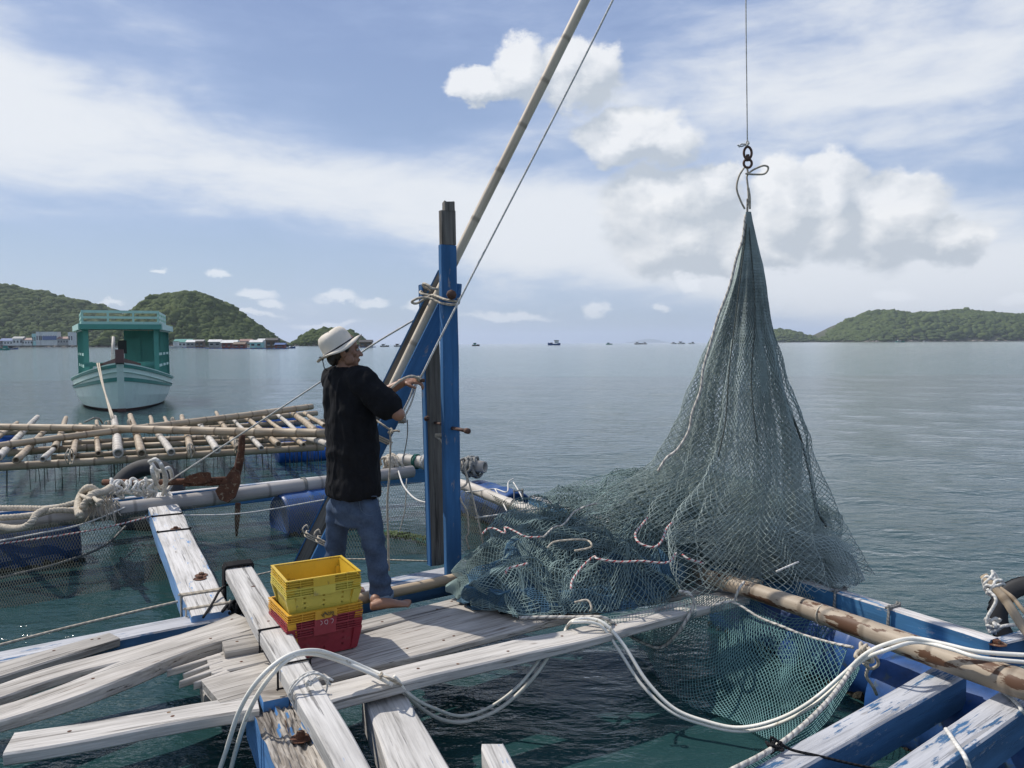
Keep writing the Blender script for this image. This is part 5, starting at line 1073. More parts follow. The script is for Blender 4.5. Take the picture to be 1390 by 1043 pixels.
# ------------------------------------------------------------------ the big net: hanging cone, pile and draped apron
YN = 5.20
sil = [(285, 1014, 3, 3), (300, 1014, 6, 6), (330, 1016, 12, 11), (360, 1018, 20, 17), (400, 1018, 32, 23), (450, 1020, 52, 29), (500, 1021, 75, 41), (550, 1020, 90, 58), (600, 1020, 106, 75), (630, 1018, 124, 84), (650, 1014, 150, 90), (670, 1008, 176, 100), (700, 1000, 190, 115), (740, 1000, 180, 140), (790, 1000, 150, 165), (815, 1000, 140, 170)]
sil = np.array(sil, float)
def cone_fn(scale, seed, phase, depth=.30, folds=7):
    def fn(u, v):
        py = 288+(772-288)*v**1.0; cx = np.interp(py, sil[:, 0], sil[:, 1]); lw = np.interp(py, sil[:, 0], sil[:, 2]); rw = np.interp(py, sil[:, 0], sil[:, 3])
        th = 2*PI*u+phase; k = np.clip((py-300)/300, 0, 1)
        fold = 1+0.20*k*np.sin(folds*th+seed+2.0*v)+0.10*k*np.sin((folds*2+3)*th+seed*2-3*v)
        x = np.cos(th)*fold; y = np.sin(th)*fold
        half = np.where(x < 0, lw, rw)/F_PX*YN*scale*0.93
        X = (cx-CX)/F_PX*YN+x*half; Yd = YN+y*(0.5*(lw+rw)/F_PX*YN)*depth*2*scale
        Zb = np.array([PY(1000, q, YN).z for q in (288, 772)]); Z = Zb[0]+(Zb[1]-Zb[0])*v
        q = np.stack([X*4+seed, Yd*4, Z*4], -1); jt = 0.035*k
        return np.stack([X+jt*fbm(q, 3), Yd+jt*2*fbm(q+5, 3), Z+jt*fbm(q+11, 3)], -1)
    return fn
net = empty('fishing_net', tuple(PY(1000, 800, YN)), 'huge green blue fishing net hoisted to a peak and heaped on the planks', 'net')
sets = [diamond_edges(cone_fn(1.0, 1.3, 0.0), 124, 116, True), diamond_edges(cone_fn(0.88, 4.1, .4, .26, 6), 92, 104, True), diamond_edges(cone_fn(0.72, 7.7, .9, .24, 5), 60, 96, True)]
o = net_obj('hanging_netting', sets, .0019, MT['net_hang'], net); o['kind'] = 'stuff'
# pile
def hp(a, b, z): return np.array(PZ(a, b, z))
PT = [(612, 806), (640, 770), (668, 728), (700, 696), (745, 674), (790, 664), (840, 652), (890, 640), (940, 640), (1000, 650), (1050, 670), (1100, 690), (1135, 720), (1160, 745)]
PB = [(615, 812), (640, 832), (690, 843), (740, 845), (790, 845), (840, 840), (880, 832), (915, 815), (945, 786), (985, 778), (1030, 790), (1085, 804), (1130, 808), (1172, 802)]
ns_ = len(PT)
def pile_fn(seed, frac, amp, shrink=0.0):
    ts = np.linspace(0, 1, ns_); tp = np.array(PT, float); bp = np.array(PB, float)
    def fn(S_, T_):
        tx, ty = np.interp(S_, ts, tp[:, 0]), np.interp(S_, ts, tp[:, 1]); bx, by = np.interp(S_, ts, bp[:, 0]), np.interp(S_, ts, bp[:, 1])
        # near edge lies on the planks; the far edge rises into the heap's crest
        Yb = (CAM_H-.47)*F_PX/(by-466.0); wid = np.interp(S_, ts, [.05, .45, .7, .95, 1.1, 1.15, 1.1, 1.0, .9, .8, .7, .6, .5, .35]); Yt = Yb+wid
        Xb = (bx-CX)/F_PX*Yb; Xt = (tx-CX)/F_PX*Yt
        Zt = CAM_H-(ty-466.0)/F_PX*Yt; Zb = np.full_like(Zt, .475)
        hh = T_**0.75
        X = Xb+(Xt-Xb)*T_; Yv = Yb+(Yt-Yb)*T_; Z = Zb+(Zt-Zb)*hh*frac
        q = np.stack([X*2.6+seed, Yv*2.6, np.full_like(X, seed*1.7)], -1); e = np.minimum(1, 6*T_)*np.minimum(1, 8*(1-T_)+.35)
        w1 = fbm(q, 4); w2 = fbm(q*2.3+5, 3); w3 = fbm(q*1.4+13, 3)
        X = X+(.16*w3+.06*w2)*amp; Yv = Yv+(.14*fbm(q+21, 3)+.05*w2)*amp*e
        yl = np.clip(1-T_/.15, 0, 1); Yv = Yv+yl*(.10*fbm(np.stack([X*5, X*0+seed, X*0], -1), 3)+.02); X = X+yl*.06*fbm(np.stack([X*7, X*0+seed+4, X*0], -1), 3)
        rg_ = 1-2*np.abs(fbm(np.stack([X*1.7+Yv*1.1+seed, Yv*2.6, np.full_like(X, seed)], -1), 3)); Z = Z+e*(.11*w1+.06*w2+.15*(rg_-.55))*amp+.012*seed % .03
        return np.stack([X, Yv, np.maximum(Z, .462)], -1)
    return fn
def pile_sets(seed, frac, amp, nu, nv, s0=0, s1=1, t0=0, t1=1, diamond=False):
    fn = pile_fn(seed, frac, amp)
    if diamond: return diamond_edges(lambda u, v: fn(s0+(s1-s0)*u, t0+(t1-t0)*v), nu, nv, False)
    U, V_ = np.meshgrid(np.linspace(s0, s1, nu), np.linspace(t0, t1, nv), indexing='ij'); return grid_edges(fn(U, V_))
o = net_obj('heaped_netting', [pile_sets(1.1, 1.0, 1.0, 112, 66, 0, .94), pile_sets(2.3, .95, 1.15, 108, 66, .04, .92, diamond=True), pile_sets(3.9, .88, 1.2, 96, 60, .09, .9), pile_sets(5.2, .8, 1.2, 94, 60, .12, .88, diamond=True), pile_sets(4.4, .97, 1.1, 98, 60, .06, .92)], .0024, MT['net'], net); o['kind'] = 'stuff'
o = net_obj('heaped_netting', [pile_sets(6.1, .80, 1.0, 90, 54, .03, .58, .0, .62), pile_sets(7.3, .76, 1.1, 84, 54, .06, .55, .0, .58, True), pile_sets(8.7, .70, 1.1, 84, 54, .08, .56, .0, .6), pile_sets(9.4, .66, 1.1, 74, 50, .1, .54, .02, .6, True)], .0025, MT['net_blue'], net); o['kind'] = 'stuff'
# bundled net inside the heap
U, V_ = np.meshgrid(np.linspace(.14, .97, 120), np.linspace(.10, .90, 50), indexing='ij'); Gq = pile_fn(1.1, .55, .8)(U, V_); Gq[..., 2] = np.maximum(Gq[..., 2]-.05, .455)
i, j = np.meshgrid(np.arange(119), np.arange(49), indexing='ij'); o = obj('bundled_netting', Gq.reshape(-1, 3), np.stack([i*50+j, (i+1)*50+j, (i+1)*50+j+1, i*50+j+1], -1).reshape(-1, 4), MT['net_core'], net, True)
# rolled folds lying on the heap
def roll(path, rad, nu, nv, seed):
    P = catmull(path, 12); T, N, Bn = frames(P); tt = np.linspace(0, 1, len(P))
    def fn(u, v):
        c = np.stack([np.interp(v, tt, P[:, k]) for k in range(3)], -1); n_ = np.stack([np.interp(v, tt, N[:, k]) for k in range(3)], -1); b_ = np.stack([np.interp(v, tt, Bn[:, k]) for k in range(3)], -1)
        a = 2*PI*u; r = rad*(1+.35*fbm(np.stack([v*7+seed, np.cos(a)*.8, np.sin(a)*.8], -1), 3))*np.sin(PI*np.clip(v*.94+.03, 0, 1))**.35
        p = c+r[..., None]*(np.cos(a)[..., None]*n_*.75+np.sin(a)[..., None]*b_*1.25); return p+.03*np.stack([fbm(p*6+seed, 2), fbm(p*6+seed+5, 2), fbm(p*6+seed+9, 2)], -1)
    return diamond_edges(fn, nu, nv, True)
rs_ = [roll([PY(955, 750, 5.0), PY(1005, 742, 5.0), PY(1070, 735, 4.92), PY(1130, 752, 4.86), PY(1168, 792, 4.74)], .10, 20, 44, 2), roll([PY(1005, 774, 4.98), PY(1045, 765, 4.96), PY(1095, 772, 4.9), PY(1150, 798, 4.70)], .08, 18, 36, 5),
       roll([PY(900, 735, 4.95), PY(950, 720, 5.0), PY(1010, 712, 5.0), PY(1075, 715, 5.0)], .085, 18, 34, 8)]
o = net_obj('rolled_netting', rs_, .0022, MT['net_hang'], net); o['kind'] = 'stuff'
rs_ = [roll([PY(655, 752, 5.3), PY(720, 722, 5.35), PY(790, 706, 5.35), PY(870, 705, 5.3)], .09, 20, 48, 12), roll([PY(730, 770, 5.05), PY(800, 745, 5.05), PY(880, 742, 5.0), PY(935, 760, 4.95)], .08, 18, 42, 15)]
o = net_obj('rolled_netting', rs_, .0022, MT['net'], net); o['kind'] = 'stuff'
# ropes sewn into the net
def hem(pts, r, mat, lift=0.02, yo=0.0): return ropemesh('hem_rope', pts, r, MT[mat], net, n=6)
def onnet(l, dy=-.36): return [PY(x, y, YN+dy*min(1, (y-290)/330.0)) for x, y in l]
hem(onnet([(1012, 292), (1008, 325), (1000, 350), (990, 390), (975, 430), (965, 465), (955, 500), (951, 530), (940, 560), (935, 585), (920, 610), (905, 622), (893, 640)], -.25), .009, 'rope_fleck')
hem(onnet([(1016, 295), (1022, 330), (1029, 350), (1036, 400), (1050, 470), (1062, 530), (1085, 590), (1098, 640), (1108, 690), (1122, 715)], -.12), .008, 'rope_moss')
hem(onnet([(1014, 300), (1000, 420), (990, 500), (985, 570), (975, 620)], -.34), .0045, 'rope_moss')
hem(onnet([(1016, 300), (1025, 420), (1020, 520), (1028, 600)], -.36), .004, 'rope_moss')
def onpile(l, z0=.6): return [PZ(x, y, z) for x, y, z in l]
hem(onpile([(655, 725, .86), (662, 718, .88), (672, 718, .88), (685, 724, .87), (686, 716, .89), (700, 722, .88), (715, 729, .87), (738, 729, .87)]), .0062, 'rope_red')
hem(onpile([(738, 729, .88), (752, 716, .9), (765, 712, .92), (780, 695, .98), (800, 686, 1.0), (810, 684, 1.0)]), .0062, 'rope_fleck')
hem(onpile([(743, 744, .84), (752, 736, .87), (775, 733, .88), (795, 733, .88), (803, 739, .87), (800, 744, .85), (780, 748, .84)]), .0062, 'rope')
hem(onpile([(879, 703, .97), (872, 712, .95), (863, 723, .93), (864, 733, .91), (873, 740, .89), (888, 743, .88), (898, 735, .90), (905, 718, .94), (913, 709, .96)]), .0068, 'rope_red')
hem(onpile([(775, 800, .72), (777, 788, .74), (790, 770, .78), (806, 756, .82), (812, 759, .82), (840, 763, .80), (870, 762, .80), (905, 764, .78), (918, 751, .8)]), .0062, 'rope_red')
hem(onpile([(926, 753, .78), (935, 759, .76), (955, 765, .72)]), .0068, 'rope_red')
hem(onpile([(686, 779, .76), (690, 772, .78), (705, 768, .79), (716, 765, .8)]), .0062, 'rope_red')
hem(onpile([(780, 818, .66), (797, 815, .67), (803, 825, .64), (801, 830, .62)]), .0062, 'rope')
hem(onpile([(1054, 776, .75), (1070, 769, .77), (1084, 763, .79)]), .0068, 'rope_white')
hem(onpile([(705, 839, .49), (740, 838, .5), (780, 838, .5), (815, 838, .52), (832, 846, .47), (850, 860, .36), (875, 874, .27), (897, 879, .24), (915, 865, .32), (930, 845, .42), (942, 820, .52), (935, 806, .58), (922, 803, .58)]), .010, 'rope_fleck')
for k, cc in enumerate(((835, 770, .80), (862, 775, .78), (905, 785, .72), (675, 785, .74), (840, 778, .78))): hem([PZ(cc[0]+RNG.normal(0, 9), cc[1]+RNG.normal(0, 7), cc[2]) for _ in range(9)], .0035, 'rope_redfray')  if 'rope_redfray' in MT else None
# loose apron of net over the plank edge, below the planks
o = net_obj('loose_netting', [sheet([PZ(815, 838, .5), PZ(860, 832, .5), PZ(900, 822, .5), PZ(942, 812, .52)], [PZ(825, 842, .47), PZ(850, 860, .35), PZ(897, 879, .23), PZ(938, 835, .45)], 30, 12, seed=11, diamond=False, bul=(0, -.08, -.02))], .0021, MT['net'], net); o['kind'] = 'stuff'
# right flap over the blue plank
def flap(u, v):
    x = 1085+82*u; ytop = 700+50*u; ybot = 812-6*u+8*np.sin(6*u); yy = ytop+(ybot-ytop)*v; d = 5.15-.22*u-.3*v
    P = np.stack([(x-CX)/F_PX*d, d, CAM_H-(yy-464)/F_PX*d], -1); q = P*4; return P+.03*np.stack([fbm(q, 3), 2*fbm(q+4, 3), fbm(q+8, 3)], -1)
o = net_obj('loose_netting', [diamond_edges(flap, 22, 26, False), diamond_edges(lambda u, v: flap(u*.97, v*.98)+np.array([.0, .07, .01]), 20, 26, False), diamond_edges(lambda u, v: flap(u*.9, v*.95)+np.array([.02, .12, .0]), 18, 24, False)], .0021, MT['net_hang'], net); o['kind'] = 'stuff'
# swivel and knot at the peak
sw = empty('swivel', tuple(PY(1015, 212, YN)), 'rusty iron swivel link joining the line to the net', 'swivel')
def link_ring(cx, cy, w, h, r, nm): 
    pts = [PY(cx+w*math.sin(a)*(1 if abs(math.cos(a)) < .7 else .95), cy+h*math.cos(a), YN) for a in np.linspace(0, 2*PI, 17)]; m = MB(); m.tube(catmull(pts, 3), r, 8); m.build(nm, MT['iron'], sw, True)
link_ring(1015, 208, 5.2, 8.5, .0085, 'shackle'); link_ring(1015, 222, 5.4, 6, .0085, 'ring'); MB().tube([PY(1015, 210, YN), PY(1015, 219, YN)], .012, 8).build('pin', MT['iron'], sw, True)
rope('peak_knot', knot(PY(1014.5, 195, YN), .02, 3, 14), .005, 'rope_white', 'white knot above the rusty swivel', extra=[[PY(1012, 197, YN), PY(1006, 199, YN), PY(1001, 197, YN)], [PY(1012, 196, YN), PY(1006, 196, YN), PY(1003, 200, YN)]])
rope('peak_rope', [PY(1014, 226, YN), PY(1015, 235, YN), PY(1013, 236, YN-.02), PY(1024, 237, YN), PY(1038, 236, YN), PY(1043, 228, YN), PY(1037, 225, YN), PY(1026, 229, YN), PY(1018, 234, YN), PY(1014, 240, YN), PY(1015, 252, YN), PY(1016, 270, YN), PY(1014, 290, YN)], .0065, 'rope', 'cream rope with a bow loop tying the net peak to the swivel', extra=[[PY(1010, 228, YN), PY(1003, 240, YN), PY(1000, 256, YN), PY(1005, 272, YN), PY(1011, 284, YN)], coil(PY(1014.5, 282, YN), (0, 0, 1), .03, 5, .12, .004), [PY(1016, 255, YN), PY(1018, 268, YN), PY(1018, 284, YN)]])
# ------------------------------------------------------------------ teal net slung below the planks
top = [PZ(925, 815, .50), PZ(965, 812, .52), PZ(1000, 820, .50), PZ(1035, 838, .47), PZ(1085, 860, .46), PZ(1155, 880, .48)]
bot = [PZ(848, 862, .05), PZ(884, 902, .03), PZ(930, 947, .025), PZ(990, 980, .025), PZ(1035, 1000, .04), PZ(1080, 1000, .10)]
tn = net_thing('slung_net', 'pale teal net slung from the bamboo pole down into the water', 'netting', [sheet(top, bot, 56, 44, bul=(.0, -.04, -.06), seed=21, diamond=True, jit=.06), sheet([p+Vector((.02, .3, -.05)) for p in top], [p+Vector((-.02, .35, -.15)) for p in bot], 56, 36, bul=(0, .1, -.1), seed=25, diamond=False, jit=.11)], .0020, 'net_teal')
ropemesh('hem_rope', [PZ(968, 822, .50), PZ(995, 818, .52), PZ(1030, 838, .48), PZ(1060, 850, .47), PZ(1090, 862, .46), PZ(1125, 872, .47), PZ(1158, 879, .50)], .008, MT['rope_fleck'], tn, n=6, extra=[[PZ(996, 818, .52), PZ(1003, 800, .60), PZ(1010, 790, .62)]])
ropemesh('hem_rope', [PZ(1165, 895, .5), PZ(1130, 945, .48), PZ(1085, 990, .48), PZ(1040, 1022, .48), PZ(985, 1050, .48)], .011, MT['rope_fleck'], tn, n=7)
o = net_obj('gathered_edge', [sheet([PZ(1165, 895, .49), PZ(1085, 990, .47), PZ(985, 1050, .47)], [PZ(1168, 912, .40), PZ(1095, 1000, .38), PZ(1000, 1058, .38)], 44, 6, seed=31, diamond=False, jit=.03)], .0024, MT['net_teal'], tn); o['kind'] = 'stuff'
kq = PZ(1172, 888, .54); rope('knot_bundle', knot(kq, .055, 12, 30), .008, 'rope', 'cream knot bundle where the teal net meets the bamboo', extra=[[kq, PZ(1188, 892, .52), PZ(1192, 902, .48), PZ(1182, 908, .45), PZ(1172, 900, .48)], [kq, PZ(1178, 905, .45), PZ(1176, 918, .40), PZ(1185, 932, .35), PZ(1190, 943, .30)]])
# ------------------------------------------------------------------ hoses
rope('white_hose', [PZ(288, 1075, .12), PZ(305, 1025, .30), PZ(325, 965, .52), PZ(352, 922, .66), PZ(388, 892, .72), PZ(425, 883, .70), PZ(460, 892, .62), PZ(500, 909, .535), PZ(528, 921, .50), PZ(548, 940, .40), PZ(572, 962, .22), PZ(600, 977, .10), PZ(630, 980, .06), PZ(668, 968, .10), PZ(700, 945, .18), PZ(728, 915, .30), PZ(752, 880, .40), PZ(764, 866, .41), PZ(769, 853, .43), PZ(778, 843, .515), PZ(800, 840, .52), PZ(822, 848, .50), PZ(848, 878, .40), PZ(878, 925, .25), PZ(915, 962, .14), PZ(960, 980, .10), PZ(1005, 988, .10), PZ(1055, 977, .18), PZ(1100, 953, .32), PZ(1145, 915, .46), PZ(1175, 888, .58), PZ(1205, 874, .64), PZ(1240, 867, .655), PZ(1280, 874, .66), PZ(1330, 885, .66), PZ(1400, 890, .66)], .0098, 'hose', 'thick white hose looping over beam and plank and dipping to the water', 'hose', n=10,
     extra=[[PZ(308, 1068, .12), PZ(320, 1020, .30), PZ(337, 968, .50), PZ(362, 925, .64), PZ(395, 893, .71), PZ(425, 888, .68), PZ(460, 897, .60), PZ(505, 915, .53), PZ(533, 930, .48)]])
rope('white_hose', [PZ(535, 918, .51), PZ(560, 946, .38), PZ(590, 962, .26), PZ(625, 972, .12), PZ(665, 960, .16), PZ(705, 930, .28), PZ(740, 885, .40)], .0085, 'hose', 'thinner white hose under the front plank', 'hose', n=8)
rope('white_hose', [PZ(776, 845, .515), PZ(802, 845, .515), PZ(820, 854, .48), PZ(842, 886, .36), PZ(872, 931, .22), PZ(912, 967, .12), PZ(960, 985, .08), PZ(1005, 993, .08), PZ(1050, 985, .12), PZ(1098, 962, .28), PZ(1142, 925, .42), PZ(1170, 897, .54), PZ(1205, 882, .63), PZ(1245, 872, .64), PZ(1290, 881, .655), PZ(1330, 893, .655), PZ(1400, 900, .64)], .009, 'hose', 'second white hose running beside the thick one on the right', 'hose', n=8)
rope('thin_cord', [PZ(500, 915, .50), PZ(520, 918, .53), PZ(532, 922, .53), PZ(545, 930, .46)]+knot(PZ(518, 917, .53), .014, 3, 8), .005, 'rope', 'small cream cord tying the hose to the front plank', 'cord')
rope('beam_cord', [PZ(1360, 938, .472), PZ(1375, 950, .472), PZ(1386, 962, .472), PZ(1386, 975, .42), PZ(1380, 1000, .32), PZ(1368, 1018, .26)], .009, 'rope_white', 'white cord over the second blue beam near the right edge', 'cord')
rope('beam_cord', [PZ(1284, 990, .474), PZ(1298, 1010, .474), PZ(1310, 1028, .474), PZ(1318, 1050, .42)], .009, 'rope_white', 'white cord over the second blue beam near the bottom edge', 'cord')
rope('black_cord', knot(PZ(1052, 1012, .49), .035, 4, 16)+[PZ(1072, 1017, .48), PZ(1110, 1026, .46), PZ(1160, 1038, .43), PZ(1230, 1052, .4)], .0055, 'rope_dark', 'black cord knotted on the blue beam at the bottom', 'cord')
rope('grey_cord', [PZ(1330, 900, .5), PZ(1331, 925, .35), PZ(1338, 945, .25), PZ(1318, 952, .2), PZ(1305, 945, .2)], .014, 'rope_grey', 'grey rope hanging between the two blue beams', 'rope')
stk = tag(pole('bamboo_stick', MT['bamboo'], PY(1337, 781, 4.2), PY(1412, 880, 3.9), .022, .026, seg=.3), 'bamboo stick leaning in front of the right tyre', 'stick')
stk2 = tag(pole('bamboo_stick', MT['bamboo_tan'], PY(1352, 792, 4.15), PY(1412, 850, 3.95), .010, .012, seg=.3), 'thin bamboo cane bound to the leaning stick', 'stick')
rope('rope_wrap', coil(PY(1347, 793, 4.18), PY(1412, 880, 3.9)-PY(1337, 781, 4.2), .036, 4, .08, .008, 3), .009, 'rope_white', 'white cord bound round the leaning stick', extra=[[PY(1340, 800, 4.15), PY(1352, 815, 4.1), PY(1340, 840, 4.1), PY(1345, 858, 4.1), PY(1362, 850, 4.05), PY(1390, 848, 4.0)], knot(PY(1350, 848, 4.1), .05, 7, 22)])
# ------------------------------------------------------------------ crates
def make_crate(name, label, mat, base, ang_, wf=.395, wd=.350, h=.16, mark=None, holes=True):
    """open top plastic crate: local x along its front, y to the back, z up from its base"""
    root = empty(name, tuple(base), label, 'crate', 'stacked fish crates'); mw = Matrix.Translation(Vector(base)) @ Matrix.Rotation(ang_, 4, 'Z'); m = MT[mat]
    rim = .042; ti = .026; t = .005; zt = h-rim
    def ring(z, g): return [Vector((-wf/2+g, -wd/2+g, z)), Vector((wf/2-g, -wd/2+g, z)), Vector((wf/2-g, wd/2-g, z)), Vector((-wf/2+g, wd/2-g, z))]
    b0, b1 = ring(0, ti), ring(zt+.004, .015)
    i0, i1 = ring(.006, ti+t), ring(h-.002, .015+t)
    mb = MB()
    # outer walls with drain holes left open, and matching holes inside
    for s in range(4):
        for lo, hi, flip in ((b0, b1, False), (i0, i1, True)):
            A, Bq, C_, D_ = lo[s], lo[(s+1) % 4], hi[(s+1) % 4], hi[s]
            L = (Bq-A).length; cols = 3 if s % 2 == 0 else 6; hw = .0055/L; us = [0]
            cen = [(c+1)/(cols+1) for c in range(cols)] if cols > 3 else [.22, .5, .78]
            for c in cen: us += [c-hw, c+hw]
            us.append(1); vs = [0]; hv = .045
            for v_ in (.32, .58, .84): vs += [v_-hv, v_+hv]
            vs.append(1); P = lambda u, v: (A*(1-u)+Bq*u)*(1-v)+(D_*(1-u)+C_*u)*v
            k = 1.0 if not flip else (zt)/(h-.002)
            for i in range(len(us)-1):
                for j in range(len(vs)-1):
                    if holes and i % 2 == 1 and j % 2 == 1 and i < len(us)-2: continue
                    q = [P(us[i], vs[j]*k if vs[j] < 1 else 1), P(us[i+1], vs[j]*k if vs[j] < 1 else 1), P(us[i+1], vs[j+1]*k if vs[j+1] < 1 else 1), P(us[i], vs[j+1]*k if vs[j+1] < 1 else 1)]
                    mb.add(q, [(0, 1, 2, 3) if not flip else (3, 2, 1, 0)])
    mb.add(b0, [(3, 2, 1, 0)]); mb.add(i0, [(0, 1, 2, 3)]); body = mb.build('body', m, root, False, mw)
    # corner ribs
    for (sx, sy) in ((-1, -1), (1, -1), (1, 1), (-1, 1)):
        rb = MB(); lo = Vector((sx*(wf/2-ti-.012), sy*(wd/2-ti-.012), .006)); hi = Vector((sx*(wf/2-.020), sy*(wd/2-.020), zt)); c = []
        for p, w in ((lo, .028), (hi, .034)):
            for dx, dy in ((-1, -1), (1, -1), (1, 1), (-1, 1)): c.append(p+Vector((dx*w*.62, dy*w*.62, 0)))
        rb.add(c, [(0, 1, 5, 4), (1, 2, 6, 5), (2, 3, 7, 6), (3, 0, 4, 7), (3, 2, 1, 0), (4, 5, 6, 7)]).build('corner_rib', m, root, False, mw)
    # rim: stacked lips, upright webs and the plain grip panels
    for k in range(4):
        z = zt+.002+k*(rim-.004)/3; o = ring(z, 0.0); i_ = ring(z, .016 if k < 3 else .0145); th = .0035 if k in (1, 2) else .0055; rm = MB()
        o2 = [p+Vector((0, 0, th)) for p in o]; i2 = [p+Vector((0, 0, th)) for p in i_]; v = o+i_+o2+i2; f = []
        for s in range(4):
            n = (s+1) % 4; f += [(s, n, 8+n, 8+s), (8+s, 8+n, 12+n, 12+s), (4+n, 4+s, 12+s, 12+n), (n, s, 4+s, 4+n)]
        rm.add(v, f).build('rim_lip', m, root, False, mw)
    wb = MB()
    for s, L, ax in ((-1, wf, 0), (1, wf, 0), (-1, wd, 1), (1, wd, 1)):
        for u in ((-.31, .31) if ax == 0 else (-.36, -.18, 0, .18, .36)):
            off = (wd if ax == 0 else wf)/2-.008
            wb.box((u*L, s*off, zt+rim/2) if ax == 0 else (s*off, u*L, zt+rim/2), (.004, .0145, rim*.92) if ax == 0 else (.0145, .004, rim*.92))
        if ax == 1:
            wb.box((s*(wf/2-.012), 0, zt+rim/2), (.003, wd*.9, rim*.8))
        else: wb.box((0, s*(wd/2-.012), zt+rim/2), (wf*.9, .003, rim*.8))
    wb.build('rim_web', m, root, False, mw)
    for s in (-1, 1): pn = MB().box((.0, s*(wd/2-.004), zt+rim/2), (wf*.29, .0125, rim+.003)).build('grip_panel', m, root, False, mw)
    if mark:
        yy = -wd/2-.0115
        mk = MB(); z0 = zt+rim/2
        if mark == 'strokes':
            for c, pts in ((-.025, [(-.006, .012), (.002, .006), (.003, -.004), (-.005, -.010)]), (.0, [(.006, .010), (-.007, .007), (-.007, -.006), (.004, -.011), (.008, 0), (.006, .010)]), (.028, [(-.006, .010), (.006, .010), (.008, -.002), (.0, -.012)])):
                mk.tube(catmull([(c+x, yy, z0+z) for x, z in pts], 4), .0013, 5)
            mk.build('marker_strokes', MT['mark'], root, False, mw)
        else:
            for k in range(9): mk.tube([(-.03+.007*k, yy, z0+RNG.normal(0, .006)), (-.026+.008*k, yy, z0+RNG.normal(0, .007)), (-.022+.007*k, yy, z0+RNG.normal(0, .006))], .0022, 5)
            mk.build('smudged_print', MT['mark_dark'], root, False, mw)
    return root
cb = Vector((-1.052, 4.025, .46)); A0 = math.radians(31)
make_crate('fish_crate', 'bottom red plastic crate of the stack, its tapered body showing', 'red', cb, A0)
make_crate('fish_crate', 'upper red plastic crate with pale marker strokes nested in the lowest one', 'red', cb+Vector((.002, .002, .041)), A0+.012, mark='strokes', holes=False)
make_crate('fish_crate', 'orange yellow crate with smudged print in the middle of the stack', 'orange', cb+Vector((.003, .002, .080)), A0+.03, mark='smudge', holes=False)
make_crate('fish_crate', 'pale yellow crate with round drain holes standing on the orange yellow one', 'yellow_pale', cb+Vector((.006, .006, .226)), A0-.02, wf=.388, wd=.344, h=.138)
make_crate('fish_crate', 'bright yellow open crate at the top of the stack', 'yellow', cb+Vector((.006, .008, .270)), A0-.03, wf=.388, wd=.344, h=.138, holes=False)
# ------------------------------------------------------------------ the man
def remeshed(name, mb, mat, vox, smooth=6, parent=None, shape=None, fac=.5):
    me = mesh('tmp', mb.v, mb.f); o = bpy.data.objects.new('tmp', me); COL.objects.link(o)
    r = o.modifiers.new('r', 'REMESH'); r.mode = 'VOXEL'; r.voxel_size = vox; r.use_smooth_shade = True
    if smooth: s = o.modifiers.new('s', 'SMOOTH'); s.iterations = smooth; s.factor = fac
    dg = bpy.context.evaluated_depsgraph_get(); dg.update(); m2 = bpy.data.meshes.new_from_object(o.evaluated_get(dg)); bpy.data.objects.remove(o)
    n = len(m2.vertices); co = np.zeros(n*3, np.float32); m2.vertices.foreach_get('co', co); co = co.reshape(-1, 3)
    if shape is not None:
        nr = np.zeros(n*3, np.float32); m2.vertices.foreach_get('normal', nr); co = shape(co.astype(float), nr.reshape(-1, 3).astype(float)); m2.vertices.foreach_set('co', co.astype(np.float32).ravel()); m2.update()
    m2.polygons.foreach_set('use_smooth', np.ones(len(m2.polygons), bool)); m2.materials.clear(); m2.materials.append(mat); m2.name = name
    return link(bpy.data.objects.new(name, m2), parent)
def limb(mb, pts, rad, n=14, sub=4, ratio=1.0):
    P = catmull(pts, sub); t = np.linspace(0, 1, len(rad)); r = np.interp(np.linspace(0, 1, len(P)), t, rad); V, f = tube(P, r, n, True, ratio); mb.add(V, f)
    mb.ell(P[0], (r[0],)*3, None, 10, 8); mb.ell(P[-1], (r[-1],)*3, None, 10, 8)
